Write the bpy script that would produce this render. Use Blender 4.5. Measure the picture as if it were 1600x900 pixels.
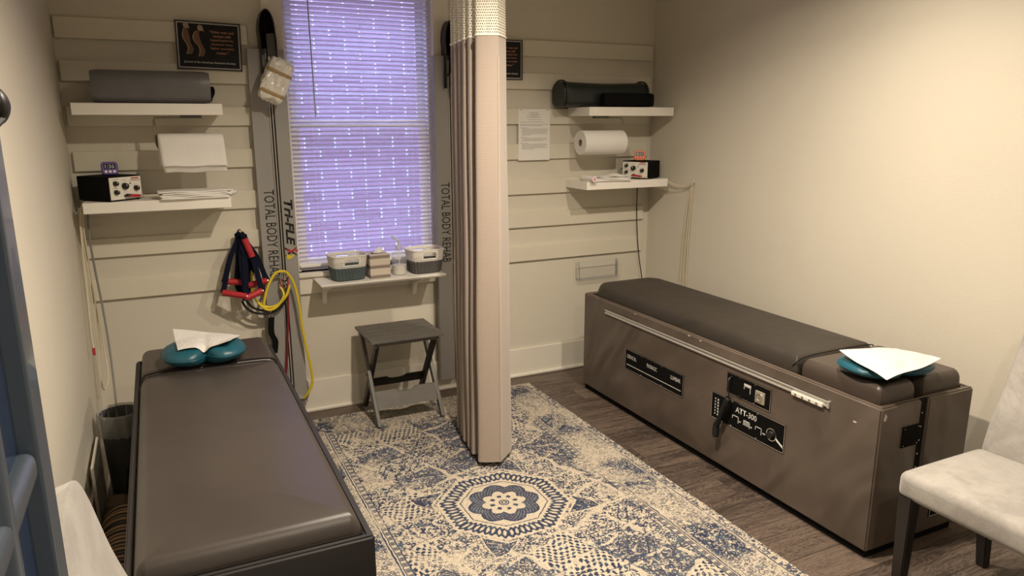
import bpy, bmesh, math, random
from mathutils import Vector, Matrix, noise as mnoise
random.seed(7)
PI = math.pi
for o in list(bpy.data.objects): bpy.data.objects.remove(o, do_unlink=True)
C = bpy.context.scene.collection
SC = bpy.context.scene
R_ = math.radians

# ------------------------------------------------------------------ camera
FPX = 1139.245
CAMR = ((0.9000,0.0990,-0.4244),(-0.4352,0.2002,-0.8778),(-0.0019,0.9747,0.2236))
import numpy as np
def _ray(v):
    r = np.array([v[0]-800.0, -(v[1]-450.0), -FPX]); return r/np.linalg.norm(r)
_ey = _ray((235,190)); _ex = _ray((3220,183)); _ez = np.cross(_ex,_ey)
_M = np.array([_ex,_ey,_ez])
_u,_s,_v = np.linalg.svd(_M); _M = _u@_v
CAMZ = 1.55
cd = bpy.data.cameras.new('camera'); cam = bpy.data.objects.new('camera', cd); C.objects.link(cam)
cd.sensor_width = 36; cd.lens = FPX/1600*36; cd.clip_start = 0.02; cd.clip_end = 60
m4 = Matrix(_M.tolist()).to_4x4(); m4.translation = (0,0,CAMZ); cam.matrix_world = m4
SC.camera = cam
def W(x, y, Y):
    "real place of something seen at pixel x,y and standing at depth Y from the doorway"
    d = _M@np.array([x-800.0, -(y-450.0), -FPX]); t = Y/d[1]
    return Vector((d[0]*t, Y, CAMZ+d[2]*t))

# ------------------------------------------------------------------ world, lights, exposure
w = bpy.data.worlds.new('dusk'); SC.world = w; w.use_nodes = True
bgn = w.node_tree.nodes['Background']; bgn.inputs[0].default_value = (0.46,0.53,0.94,1); bgn.inputs[1].default_value = 8.0
SC.view_settings.view_transform = 'Standard'; SC.view_settings.look = 'None'
SC.view_settings.exposure = 0.0; SC.view_settings.gamma = 1; SC.view_settings.use_curve_mapping = False
CEIL = 2.46
CANS = [(1.0,1.80,52),(1.95,1.85,27),(0.75,-0.1,23)]  # last entry is an unseen can added as rear fill light
WARM = (1.0,0.86,0.69)

# ------------------------------------------------------------------ helpers
class NB:
    def __init__(s): s.v=[]; s.f=[]
def new_mat(name): 
    m = bpy.data.materials.new(name); m.use_nodes = True
    return m, m.node_tree, m.node_tree.nodes['Principled BSDF']
def mat(name, col, rough=0.5, metal=0.0, var=0.0, vscale=8.0, bump=0.0, bscale=60.0, coat=0.0, spec=0.5, sheen=0.0, trans=0.0, alpha=1.0, emis=None, estr=0.0):
    m, nt, b = new_mat(name); L = nt.links
    b.inputs['Base Color'].default_value = (*col,1); b.inputs['Roughness'].default_value = rough
    b.inputs['Metallic'].default_value = metal; b.inputs['Specular IOR Level'].default_value = spec
    b.inputs['Coat Weight'].default_value = coat; b.inputs['Sheen Weight'].default_value = sheen
    b.inputs['Transmission Weight'].default_value = trans; b.inputs['Alpha'].default_value = alpha
    if emis: b.inputs['Emission Color'].default_value = (*emis,1); b.inputs['Emission Strength'].default_value = estr
    tc = nt.nodes.new('ShaderNodeTexCoord')
    if var:
        n = nt.nodes.new('ShaderNodeTexNoise'); n.inputs['Scale'].default_value = vscale; n.inputs['Detail'].default_value = 5
        L.new(tc.outputs['Object'], n.inputs['Vector'])
        r = nt.nodes.new('ShaderNodeMapRange'); r.inputs[1].default_value=.3; r.inputs[2].default_value=.7
        r.inputs[3].default_value = 1-var; r.inputs[4].default_value = 1+var; L.new(n.outputs['Fac'], r.inputs[0])
        mx = nt.nodes.new('ShaderNodeVectorMath'); mx.operation='SCALE'; mx.inputs[0].default_value = col
        L.new(r.outputs[0], mx.inputs['Scale']); L.new(mx.outputs[0], b.inputs['Base Color'])
    if bump:
        n2 = nt.nodes.new('ShaderNodeTexNoise'); n2.inputs['Scale'].default_value = bscale; n2.inputs['Detail'].default_value = 4
        L.new(tc.outputs['Object'], n2.inputs['Vector'])
        bp = nt.nodes.new('ShaderNodeBump'); bp.inputs['Strength'].default_value = bump; bp.inputs['Distance'].default_value = .01
        L.new(n2.outputs['Fac'], bp.inputs['Height']); L.new(bp.outputs[0], b.inputs['Normal'])
    return m

class X:
    "tiny expression builder on math nodes"
    def __init__(s, nt, sock): s.nt=nt; s.s=sock
    def op(s, o, *a):
        n = s.nt.nodes.new('ShaderNodeMath'); n.operation = o
        for i,q in enumerate((s,)+a):
            if isinstance(q, X): s.nt.links.new(q.s, n.inputs[i])
            else: n.inputs[i].default_value = q
        return X(s.nt, n.outputs[0])
    def __add__(s,o): return s.op('ADD',o)
    __radd__=__add__
    def __sub__(s,o): return s.op('SUBTRACT',o)
    def __rsub__(s,o): return (s*-1)+o
    def __mul__(s,o): return s.op('MULTIPLY',o)
    __rmul__=__mul__
    def __truediv__(s,o): return s.op('DIVIDE',o)
    def abs(s): return s.op('ABSOLUTE')
    def sin(s): return s.op('SINE')
    def cos(s): return s.op('COSINE')
    def sqrt(s): return s.op('SQRT')
    def floor(s): return s.op('FLOOR')
    def fract(s): return s.op('FRACT')
    def min(s,o): return s.op('MINIMUM',o)
    def max(s,o): return s.op('MAXIMUM',o)
    def pow(s,o): return s.op('POWER',o)
    def gt(s,o): return s.op('GREATER_THAN',o)
    def lt(s,o): return s.op('LESS_THAN',o)
    def ss(s,a,b):
        n = s.nt.nodes.new('ShaderNodeMapRange'); n.interpolation_type='SMOOTHSTEP'
        s.nt.links.new(s.s,n.inputs[0]); n.inputs[1].default_value=a; n.inputs[2].default_value=b
        return X(s.nt,n.outputs[0])
    def band(s,a,b,e=.002): return s.ss(a-e,a+e)*(1-s.ss(b-e,b+e))
def vec(nt,x,y,z=0.0):
    n = nt.nodes.new('ShaderNodeCombineXYZ')
    for i,q in enumerate((x,y,z)):
        if isinstance(q,X): nt.links.new(q.s,n.inputs[i])
        else: n.inputs[i].default_value=q
    return n.outputs[0]
def nz(nt, v, scale, detail=2, rough=.5, dist=0.0):
    n = nt.nodes.new('ShaderNodeTexNoise'); n.inputs['Scale'].default_value=scale; n.inputs['Detail'].default_value=detail
    n.inputs['Roughness'].default_value=rough; n.inputs['Distortion'].default_value=dist
    nt.links.new(v,n.inputs['Vector']); return X(nt,n.outputs['Fac'])
def vor(nt, v, scale, feature='DISTANCE_TO_EDGE', rnd=1.0):
    n = nt.nodes.new('ShaderNodeTexVoronoi'); n.feature=feature; n.inputs['Scale'].default_value=scale
    n.inputs['Randomness'].default_value=rnd
    nt.links.new(v,n.inputs['Vector']); return X(nt,n.outputs['Distance'])
def mixc(nt, f, a, b):
    n = nt.nodes.new('ShaderNodeMix'); n.data_type='RGBA'
    if isinstance(f,X): nt.links.new(f.s,n.inputs['Factor'])
    else: n.inputs['Factor'].default_value=f
    for k,q in (('A',a),('B',b)):
        i = [s for s in n.inputs if s.name==k and s.type=='RGBA'][0]
        if isinstance(q,tuple): i.default_value=(*q,1)
        else: nt.links.new(q,i)
    return [s for s in n.outputs if s.type=='RGBA'][0]
def coords(nt, kind='Object'):
    t = nt.nodes.new('ShaderNodeTexCoord'); sp = nt.nodes.new('ShaderNodeSeparateXYZ')
    nt.links.new(t.outputs[kind],sp.inputs[0]); return [X(nt,o) for o in sp.outputs], t.outputs[kind]
def bumpto(nt,b,h,strength=.3,dist=.01):
    bp = nt.nodes.new('ShaderNodeBump'); bp.inputs['Strength'].default_value=strength; bp.inputs['Distance'].default_value=dist
    nt.links.new(h.s,bp.inputs['Height']); nt.links.new(bp.outputs[0],b.inputs['Normal'])

def obj(name, bm, m, parent=None, smooth=True, ang=35, loc=None):
    me = bpy.data.meshes.new(name); bm.normal_update(); bm.to_mesh(me); bm.free()
    if m: 
        for q in (m if isinstance(m,(list,tuple)) else [m]): me.materials.append(q)
    if smooth:
        for p in me.polygons: p.use_smooth = True
        me.set_sharp_from_angle(angle=R_(ang))
    o = bpy.data.objects.new(name, me); C.objects.link(o)
    if smooth and len(me.polygons)<2500:
        wm=o.modifiers.new('wn','WEIGHTED_NORMAL'); wm.keep_sharp=True
    if parent: o.parent = parent
    if loc: o.location = loc
    return o
def each(name, items, build, m, parent, **k):
    "one object per item"
    out=[]
    for it in items:
        b_=bmesh.new(); build(b_,*it); out.append(obj(name,b_,m,parent,**k))
    return out
def tag(o, label, cat, group=None, kind=None):
    o['label']=label; o['category']=cat
    if group: o['group']=group
    if kind: o['kind']=kind
    return o
def struct(o): o['kind']='structure'; return o
def thing(name, label, cat, loc=(0,0,0), rotz=0, group=None):
    o = bpy.data.objects.new(name, None); o.empty_display_size=.05; C.objects.link(o); o.location=loc; o.rotation_euler=(0,0,rotz)
    return tag(o,label,cat,group)
def BM(): return bmesh.new()
def abox(bm, x0,x1,y0,y1,z0,z1, bev=0.0, seg=2, M=None, mi=0):
    ret = bmesh.ops.create_cube(bm, size=1); vs = ret['verts']
    for v in vs: v.co = Vector(((x0+x1)/2+v.co.x*(x1-x0),(y0+y1)/2+v.co.y*(y1-y0),(z0+z1)/2+v.co.z*(z1-z0)))
    fs = list({f for v in vs for f in v.link_faces})
    for f in fs: f.material_index = mi
    if bev:
        es = list({e for v in vs for e in v.link_edges})
        r = bmesh.ops.bevel(bm, geom=es, offset=bev, segments=seg, affect='EDGES', profile=.5)
        vs = list({v for v in r['verts']}|{v for v in vs if v.is_valid})
        vs = list({v for f in r['faces'] for v in f.verts}|set(vs))
        # gather the whole island
        seen=set(vs); st=list(vs)
        while st:
            v=st.pop()
            for e in v.link_edges:
                q=e.other_vert(v)
                if q not in seen: seen.add(q); st.append(q)
        vs=list(seen)
    if M is not None:
        for v in vs: v.co = M@v.co
    return vs
def tube(bm, pts, r, n=10, closed=False, cap=True, rad=None):
    P=[Vector(p) for p in pts]; N=len(P); rings=[]
    up=None
    for i,p in enumerate(P):
        a=P[(i-1)%N] if (closed or i>0) else P[i]; b=P[(i+1)%N] if (closed or i<N-1) else P[i]
        t=(b-a).normalized()
        if up is None: up = t.orthogonal().normalized()
        up = (up - t*up.dot(t)); up = up.normalized() if up.length>1e-6 else t.orthogonal().normalized()
        s=t.cross(up); rr = rad[i] if rad else r
        rings.append([bm.verts.new(p+(up*math.cos(2*PI*k/n)+s*math.sin(2*PI*k/n))*rr) for k in range(n)])
    for i in range(N if closed else N-1):
        A=rings[i]; B=rings[(i+1)%N]
        for k in range(n): bm.faces.new((A[k],A[(k+1)%n],B[(k+1)%n],B[k]))
    if cap and not closed:
        bm.faces.new(rings[0][::-1]); bm.faces.new(rings[-1])
def ribbon(bm, pts, wvec, th=.002, wd=.02):
    "flat strap following pts, width along wvec"
    wv=Vector(wvec).normalized()*wd/2; P=[Vector(p) for p in pts]; rings=[]
    for i,p in enumerate(P):
        t=(P[min(i+1,len(P)-1)]-P[max(i-1,0)]).normalized(); nn=t.cross(wv).normalized()*th/2
        rings.append([bm.verts.new(q) for q in (p+wv+nn,p-wv+nn,p-wv-nn,p+wv-nn)])
    for A,B in zip(rings,rings[1:]):
        for k in range(4): bm.faces.new((A[k],A[(k+1)%4],B[(k+1)%4],B[k]))
    bm.faces.new(rings[0][::-1]); bm.faces.new(rings[-1])
def smoothpts(pts, n=8):
    P=[Vector(p) for p in pts]; out=[]
    for i in range(len(P)-1):
        p0=P[max(i-1,0)];p1=P[i];p2=P[i+1];p3=P[min(i+2,len(P)-1)]
        for k in range(n):
            t=k/n
            out.append(.5*((2*p1)+(p2-p0)*t+(2*p0-5*p1+4*p2-p3)*t*t+(3*p1-p0-3*p2+p3)*t**3))
    out.append(P[-1]); return out
def lathe(bm, prof, n=32, c=(0,0,0), axis='Z'):
    rings=[]
    for r,z in prof:
        ring=[]
        for k in range(n):
            a=2*PI*k/n; v=Vector((r*math.cos(a),r*math.sin(a),z))
            if axis=='X': v=Vector((v.z,v.x,v.y))
            if axis=='Y': v=Vector((v.x,v.z,v.y))
            ring.append(bm.verts.new(Vector(c)+v))
        rings.append(ring)
    for A,B in zip(rings,rings[1:]):
        for k in range(n): bm.faces.new((A[k],A[(k+1)%n],B[(k+1)%n],B[k]))
    if prof[0]!=prof[-1]:
        if prof[0][0]>1e-5: bm.faces.new(rings[0][::-1])
        if prof[-1][0]>1e-5: bm.faces.new(rings[-1])
    bmesh.ops.remove_doubles(bm, verts=bm.verts, dist=1e-6)
    bmesh.ops.recalc_face_normals(bm, faces=bm.faces)
def rrect(x0,x1,y0,y1,r,n=6):
    if not isinstance(r,(list,tuple)): r=(r,)*4
    out=[]
    for (cx,cy,a0,rr) in ((x1,y1,0,r[0]),(x0,y1,90,r[1]),(x0,y0,180,r[2]),(x1,y0,270,r[3])):
        sx = -1 if cx==x1 else 1; sy = -1 if cy==y1 else 1
        for k in range(n+1):
            a=R_(a0+90*k/n); out.append((cx+sx*rr+rr*math.cos(a), cy+sy*rr+rr*math.sin(a)))
    return out
def offset(poly, d):
    n=len(poly); out=[]
    for i in range(n):
        a=Vector(poly[i-1]);b=Vector(poly[i]);c=Vector(poly[(i+1)%n])
        e1=(b-a);e2=(c-b)
        if e1.length<1e-9: e1=e2
        if e2.length<1e-9: e2=e1
        n1=Vector((-e1.y,e1.x)).normalized();n2=Vector((-e2.y,e2.x)).normalized()
        m=(n1+n2); m=m.normalized() if m.length>1e-6 else n1
        k=max(.5,m.dot(n1)); out.append(tuple(b+m*d/k))
    return out
def puffy(bm, outline, prof, M=None, mi=0, f=None):
    "outline ccw; prof = list of (inset, z) from bottom to top; ends capped"
    rings=[]
    for d,z in prof:
        q=offset(outline,d) if d else outline
        rings.append([bm.verts.new((x,y,z)) for x,y in q])
    fs=[]
    for A,B in zip(rings,rings[1:]):
        for k in range(len(A)): fs.append(bm.faces.new((A[k],A[(k+1)%len(A)],B[(k+1)%len(A)],B[k])))
    fs.append(bm.faces.new(rings[0][::-1])); fs.append(bm.faces.new(rings[-1]))
    for q in fs: q.material_index=mi
    for r in rings:
        for v in r:
            if f: v.co=f(v.co)
            if M is not None: v.co=M@v.co
def text(name, s, m, parent, origin, xdir, ydir, w=None, h=None, ext=.0006, bold=0.0, shear=0.0, align='LEFT'):
    "lettering as real raised glyphs; origin = lower-left (or centre) of the line"
    cu=bpy.data.curves.new(name,'FONT'); cu.body=s; cu.size=1; cu.offset=bold; cu.shear=shear; cu.resolution_u=2
    to=bpy.data.objects.new(name,cu); C.objects.link(to)
    dg=bpy.context.evaluated_depsgraph_get(); me=bpy.data.meshes.new_from_object(to.evaluated_get(dg))
    bpy.data.objects.remove(to); bpy.data.curves.remove(cu)
    xs=[v.co.x for v in me.vertices]; ys=[v.co.y for v in me.vertices]
    x0,x1=min(xs),max(xs); y0,y1=min(ys),max(ys)
    sx = w/(x1-x0) if w else None; sy = h/(y1-y0) if h else None
    if sx is None: sx=sy
    if sy is None: sy=sx
    X_=Vector(xdir).normalized(); Y_=Vector(ydir).normalized(); Z_=X_.cross(Y_)
    ox = 0 if align=='LEFT' else -(x1-x0)*sx/2
    for v in me.vertices: v.co = Vector(origin)+X_*((v.co.x-x0)*sx+ox)+Y_*((v.co.y-y0)*sy)+Z_*ext
    me.materials.append(m)
    o=bpy.data.objects.new(name,me); C.objects.link(o)
    if parent: o.parent=parent
    return o
def plate_poly(bm, pts, O, X_, Y_, d=.0008, mi=0):
    X_=Vector(X_);Y_=Vector(Y_);Z_=X_.cross(Y_)
    vs=[bm.verts.new(Vector(O)+X_*x+Y_*y+Z_*d) for x,y in pts]; f=bm.faces.new(vs); f.material_index=mi

# ------------------------------------------------------------------ materials
M_wall = mat('wall_paint',(0.64,0.60,0.505),.65,var=.03,vscale=1.5,bump=.12,bscale=220,spec=.3)
M_board = mat('board_paint',(0.67,0.63,0.52),.5,var=.03,vscale=3,bump=.05,bscale=60)
M_trim = mat('trim_paint',(0.74,0.70,0.61),.4,var=.02)
M_ceil = mat('ceiling_paint',(0.75,0.72,0.65),.8)
M_white = mat('white_laminate',(0.86,0.83,0.76),.35,var=.02)
M_whitep = mat('white_plastic',(0.85,0.83,0.78),.4)
M_alu = mat('brushed_grey',(0.33,0.32,0.305),.5,metal=.15,var=.03,vscale=6)
M_alud = mat('slot_dark',(0.10,0.10,0.10),.4,metal=.6)
M_chrome = mat('chrome',(0.75,0.74,0.72),.18,metal=1)
M_black = mat('black_plastic',(0.012,0.012,0.012),.4,spec=.35)
M_blackm = mat('black_matte',(0.005,0.005,0.005),.8,spec=.1)
M_navys = mat('navy_webbing',(0.007,0.008,0.020),.9,spec=.1,bump=.2,bscale=500)
M_red = mat('red_foam',(0.42,0.02,0.03),.55,var=.08,vscale=30)
M_yellow = mat('yellow_tube',(0.72,0.55,0.03),.35)
M_redtube = mat('dark_red_tube',(0.22,0.01,0.02),.4)
M_paper = mat('paper',(0.80,0.78,0.74),.75,var=.015,bump=.12,bscale=120)
M_towel = mat('paper_towel',(0.60,0.585,0.56),.85,var=.03,vscale=40,bump=.35,bscale=90)
M_print = mat('print_ink',(0.12,0.12,0.12),.8)
M_teal = mat('teal_vinyl',(0.008,0.075,0.108),.40,var=.12,vscale=14,bump=.35,bscale=22)
M_cream = mat('cream_face',(0.80,0.77,0.68),.45)
M_wirec = mat('cream_wire',(0.62,0.55,0.40),.5)
M_wireg = mat('grey_wire',(0.20,0.20,0.18),.5)
M_purple = mat('purple_plastic',(0.10,0.05,0.28),.4)
M_orange = mat('orange_plastic',(0.80,0.16,0.04),.4)
M_lcd = mat('lcd',(0.02,0.02,0.03),.2)
M_lcdt = mat('lcd_digit',(0.45,0.47,0.5),.5)
M_railm = mat('anodised_rail',(0.62,0.60,0.56),.3,metal=.55)
M_glass = mat('clear_plastic',(0.95,0.95,0.95),.08,trans=1.0)
M_glass.node_tree.nodes['Principled BSDF'].inputs['IOR'].default_value=1.25
M_stool = mat('grey_resin',(0.125,0.117,0.105),.5,var=.08,vscale=20,bump=.08,bscale=80)
M_dwood = mat('espresso_wood',(0.012,0.009,0.008),.35)
M_tan = mat('tan_band',(0.42,0.28,0.13),.6)
M_navy = mat('navy_gloss_paint',(0.010,0.026,0.070),.22,coat=.5)
M_navyst = mat('navy_sheen_paint',(0.060,0.080,0.108),.3,coat=.3)  # door navy with the gloss sheen on stiles and muntins put into the colour

def velvet():
    m,nt,b=new_mat('velvet'); (x,y,z),v=coords(nt)
    n=nz(nt,v,5,6,.6,1.2); n2=nz(nt,v,18,5,.7,2.0)
    f=(n*.7+n2*.3).ss(.38,.62)
    nt.links.new(mixc(nt,f,(0.30,0.282,0.26),(0.395,0.375,0.345)),b.inputs['Base Color'])
    b.inputs['Roughness'].default_value=.75; b.inputs['Sheen Weight'].default_value=.6; b.inputs['Sheen Roughness'].default_value=.4
    bumpto(nt,b,n2,.15,.01); return m
M_velvet=velvet()
def vinyl(name, c1, c2, rough, wr=.25, wsc=3.0, coat=0.0):
    m,nt,b=new_mat(name); (x,y,z),v=coords(nt)
    n=nz(nt,v,2.2,4,.55,.4)
    nt.links.new(mixc(nt,n.ss(.35,.65),c1,c2),b.inputs['Base Color'])
    r=nz(nt,v,6,5,.6); rr=(r*.18)+(rough-.09); nt.links.new(rr.s,b.inputs['Roughness'])
    fine=vor(nt,v,420); wv=nz(nt,vec(nt,x*1.4+z*.5,y*1.6+z*.9,z*.8),wsc,1.2,.4,.5)
    bumpto(nt,b,fine*.02+wv*wr*4,.5,.02)
    b.inputs['Coat Weight'].default_value=coat
    return m
M_cab = vinyl('brown_vinyl',(0.094,0.073,0.058),(0.118,0.092,0.074),.42,1.1,3.0)
M_cabedge = mat('vinyl_edge',(0.17,0.13,0.10),.5)
M_cushR = vinyl('dark_brown_fabric',(0.025,0.020,0.015),(0.034,0.027,0.021),.55,.30,4)
M_cushR2 = vinyl('brown_cushion_vinyl',(0.056,0.042,0.034),(0.066,0.050,0.041),.36,.04,3)
M_cushL = vinyl('grey_brown_vinyl',(0.046,0.038,0.034),(0.053,0.044,0.039),.36,.03,2)
M_cabL = mat('charcoal_vinyl',(0.020,0.018,0.019),.5,bump=.1,bscale=300)
M_pip = mat('piping',(0.010,0.008,0.007),.8,spec=.15)
M_bolst = mat('grey_bolster_vinyl',(0.12,0.118,0.118),.42,var=.06,vscale=10,bump=.12,bscale=25)
M_bolstg = mat('dark_green_bolster_vinyl',(0.008,0.014,0.013),.42,bump=.1,bscale=40)

def floor_mat():
    m,nt,b=new_mat('vinyl_plank'); (x,y,z),v=coords(nt)
    pw=.152; row=(y/pw).floor(); fy=(y/pw).fract()
    off=(row*0.377).fract()*1.22
    px=((x+off)/1.22); col=px.floor(); fx=px.fract()
    rnd=((row*12.9898+col*78.233).sin()*43758.5).fract()
    gv=vec(nt,x*1.6+rnd*30,y*16+rnd*17,0.0)
    g=nz(nt,gv,1.6,8,.65,1.3); g2=nz(nt,vec(nt,x*3+rnd*9,y*60,0.0),1.5,4,.6,.2)
    knots=nz(nt,vec(nt,x*1.2+rnd*11,y*5,0.0),2.0,2,.5,3.0)
    rings=((knots*60).sin()*.5+.5)
    f=(g*.55+g2*.3+rings*.12+rnd*.22-.08).ss(.30,.72)
    c=mixc(nt,f,(0.030,0.021,0.017),(0.150,0.110,0.085))
    gap=(fy.lt(.012)+fy.gt(.988)+fx.lt(.0015)).min(1.0)
    c=mixc(nt,gap*.75,c,(0.012,0.009,0.008))
    nt.links.new(c,b.inputs['Base Color']); b.inputs['Roughness'].default_value=.5
    bumpto(nt,b,g2*.3+g*.3-gap*.5,.25,.004)
    return m
M_floor=floor_mat()

def rug_mat():
    m,nt,b=new_mat('rug_pattern'); (X0,Y0,z),v=coords(nt)   # object origin at rug centre, metres
    wob=nz(nt,v,45,2,.5); wob2=nz(nt,vec(nt,X0+7.3,Y0+2.1,0.0),45,2,.5)
    x=X0+(wob-.5)*.010; y=Y0+(wob2-.5)*.010
    ax=x.abs(); ay=y.abs()
    r=(x*x+y*y).sqrt(); th=y.op('ARCTAN2',x)
    V=vec(nt,x,y,0.0)
    # floral scribble: broken rings and leaves
    c1=vor(nt,V,40,'F1'); c2=vor(nt,V,75,'F1',.8)
    n1=nz(nt,V,48,3,.6,2.2); n3=nz(nt,V,90,2,.5,.5)
    ring=c1.band(.26,.46,.06)
    scr=(ring*.62+n1.ss(.47,.55)*.62+c2.lt(.22)*.35-n3.ss(.55,.68)*.35).ss(.40,.58)
    dense=(ring*.8+n1.ss(.42,.50)*.7).ss(.30,.5)
    def line(d,a,w=.0035): return (d-a).abs().lt(w)
    wear=nz(nt,vec(nt,X0+3,Y0,0.0),2.3,5,.65,.8); wear2=nz(nt,vec(nt,X0+9,Y0+4,0.0),9,4,.65,.8)
    oct_=(ax.max(ay)).max((ax+ay)*.7071)
    hexd=ay.max(ax*.866+ay*.5)
    diam=(ax/.60+ay/.92)
    # panels of the field: cells on a skewed lattice, pale seams, density by cell
    w3=nz(nt,vec(nt,X0+1.3,Y0+8,0.0),7,2,.5)-.5; p=(x*.94+y*.34+w3*.10)/.21; q=(y*.94-x*.34+w3*.10)/.16
    cellr=((p.floor()*12.9+q.floor()*78.2).sin()*43758.5).fract()
    pe=p.fract(); qe=q.fract()
    seam=((pe.lt(.05)+pe.gt(.95)+qe.lt(.05)+qe.gt(.95)).min(1.0))*nz(nt,V,9,2,.5).gt(.48)
    seaml=((pe.band(.05,.08,.01))+(qe.band(.05,.08,.01))).min(1.0)*nz(nt,V,11,2,.5).gt(.52)
    mini=(((p*6.283*7+n3*3).sin()*(q*6.283*5+n1*3).sin()).gt(.10))
    f0=cellr.gt(.82)*mini+(1-cellr.gt(.82))*(cellr.gt(.35)*scr+(1-cellr.gt(.35))*dense*.95)
    field=(f0*(1-seam*.85)+seaml*.55).min(1.0)
    # medallion
    pet=(th*4+.2).cos().abs(); rp=r-.024*pet
    ring_d=rp.band(.074,.126,.004)
    inner_sw=(((th*40).cos()*((r*380).sin())).gt(.25))
    ring_full=ring_d*(1-inner_sw*.35)
    petal_out=line(rp,.126,.0045).max(line(rp,.074,.003))
    ctr=line(r,.020,.003)+line(r,.010,.003)+((th*8).cos().gt(.2))*r.band(.042,.060,.003)
    med=(ring_full+petal_out+ctr).min(1.0)
    octl=line(oct_,.168,.0022)
    la=(th*30).sin(); rad0=((oct_-.216)/.034); lob=(rad0*rad0+(la-.1)*(la-.1)*.55)
    loops=lob.band(.30,1.0,.10)*oct_.band(.176,.255,.004)
    octo=line(oct_,.262,.0030)
    inside=1-oct_.ss(.258,.262)
    medall=(med+octl+loops).min(1.0)
    # four-pointed triangles just outside the octagon
    tk=((th/(PI/2)+.82).fract()-.5).abs()*1.57
    tri=(.095-(oct_-.278)-tk*.42)
    trif=tri.gt(.0)*oct_.gt(.278)*(dense*.75+.25)
    trio=line(tri,0.0,.004)*oct_.gt(.276)
    lz=line(hexd,.560,.0028)+line(hexd,.585,.002)+line(diam,1.0,.005)+line(diam,.93,.003)
    lz=lz.min(1.0)*nz(nt,V,14,3,.6).gt(.47)
    corner=diam.gt(1.0)
    f_in=(field*(1-tri.gt(-.012)*oct_.gt(.27))+lz+trif+trio).min(1.0)
    f_field=medall*inside+f_in*(1-inside)
    # border
    dx=.74-ax; dy=1.22-ay; d=dx.min(dy)
    along=(dx.lt(dy))*y+(1-dx.lt(dy))*x
    inb=1-d.ss(.250,.254)
    bl=line(d,.250,.0035)+line(d,.216,.003)+line(d,.226,.002)+line(d,.046,.0025)
    guard=((along*85).sin().abs().gt(.5))*d.band(.229,.246,.002)
    bm_=((along*10.5).cos()*.5+.5)
    flower=(dense*bm_.ss(.45,.75)+scr*(1-bm_.ss(.45,.75))*.75)*d.band(.055,.208,.010)
    edge=scr*(1-d.ss(.040,.044))*.95
    f_b=(flower+bl+guard*.8+edge).min(1.0)
    f=f_b*inb+f_field*(1-inb)
    keep=(1-wear.ss(.52,.64))*.72+.30
    keep=keep.max(inside*.95).max((1-r.ss(.36,.46))*.80)
    speck=nz(nt,v,200,3,.65).ss(.40,.60)
    f=f*((keep*.95+(speck-.5)*.75).ss(.20,.46))
    bg=nz(nt,v,150,3,.6).ss(.3,.7)
    cream=mixc(nt,bg,(0.42,0.36,0.275),(0.55,0.485,0.385))
    pale=nz(nt,v,20,4,.7).ss(.48,.68)
    navy=mixc(nt,pale,(0.010,0.022,0.062),(0.048,0.080,0.118))
    c=mixc(nt,f*.95,cream,navy)
    st=(nz(nt,v,140,3,.7).gt(.60))*(wear2.ss(.35,.6))
    c=mixc(nt,st*.6,c,(0.07,0.085,0.12))
    nt.links.new(c,b.inputs['Base Color']); b.inputs['Roughness'].default_value=.95; b.inputs['Specular IOR Level'].default_value=.1
    bumpto(nt,b,nz(nt,v,500,2,.5),.4,.003)
    return m
M_rug=rug_mat()

def brick_mat():
    m,nt,b=new_mat('brick_outside'); (x,y,z),v=coords(nt)
    row=(z/.072).floor(); fz=(z/.072).fract(); fx=((x/.205)+row*.5).fract()
    rnd=((((x/.205)+row*.5).floor()*12.9+row*78.2).sin()*43758.5).fract()
    c=mixc(nt,rnd,(.25,.15,.19),(.35,.23,.28))
    c=mixc(nt,fz.lt(.09)*.55,c,(.42,.42,.45)); c=mixc(nt,fx.lt(.05)*1.0,c,(.62,.66,.68))
    nt.links.new(c,b.inputs['Base Color']); b.inputs['Roughness'].default_value=.9
    return m
M_brick=brick_mat()

def curtain_mat(mesh):
    m,nt,b=new_mat('curtain_mesh' if mesh else 'curtain_weave')
    (u,v_,z),v=coords(nt,'UV')
    if mesh:
        s=.0105
        a=(u/s); c=(v_/s)
        row=c.floor(); fu=(a+(row*.5)).fract()-.5; fv=c.fract()-.5
        d=(fu*fu+fv*fv).sqrt(); alpha=1-(d.lt(.30))*1.0
        nt.links.new(alpha.s,b.inputs['Alpha']); b.inputs['Base Color'].default_value=(.86,.82,.70,1)
        b.inputs['Roughness'].default_value=.7
    else:
        s=.0065
        p=((u+v_)/s*PI).sin(); q=((u-v_)/s*PI).sin(); h=(p*q)
        nt.links.new(mixc(nt,h*.5+.5,(0.325,0.265,0.22),(0.415,0.345,0.29)),b.inputs['Base Color'])
        b.inputs['Roughness'].default_value=.6; b.inputs['Sheen Weight'].default_value=.3
        bumpto(nt,b,h,.30,.0015)
    return m
M_cmesh=curtain_mat(True); M_cweave=curtain_mat(False)

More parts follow.
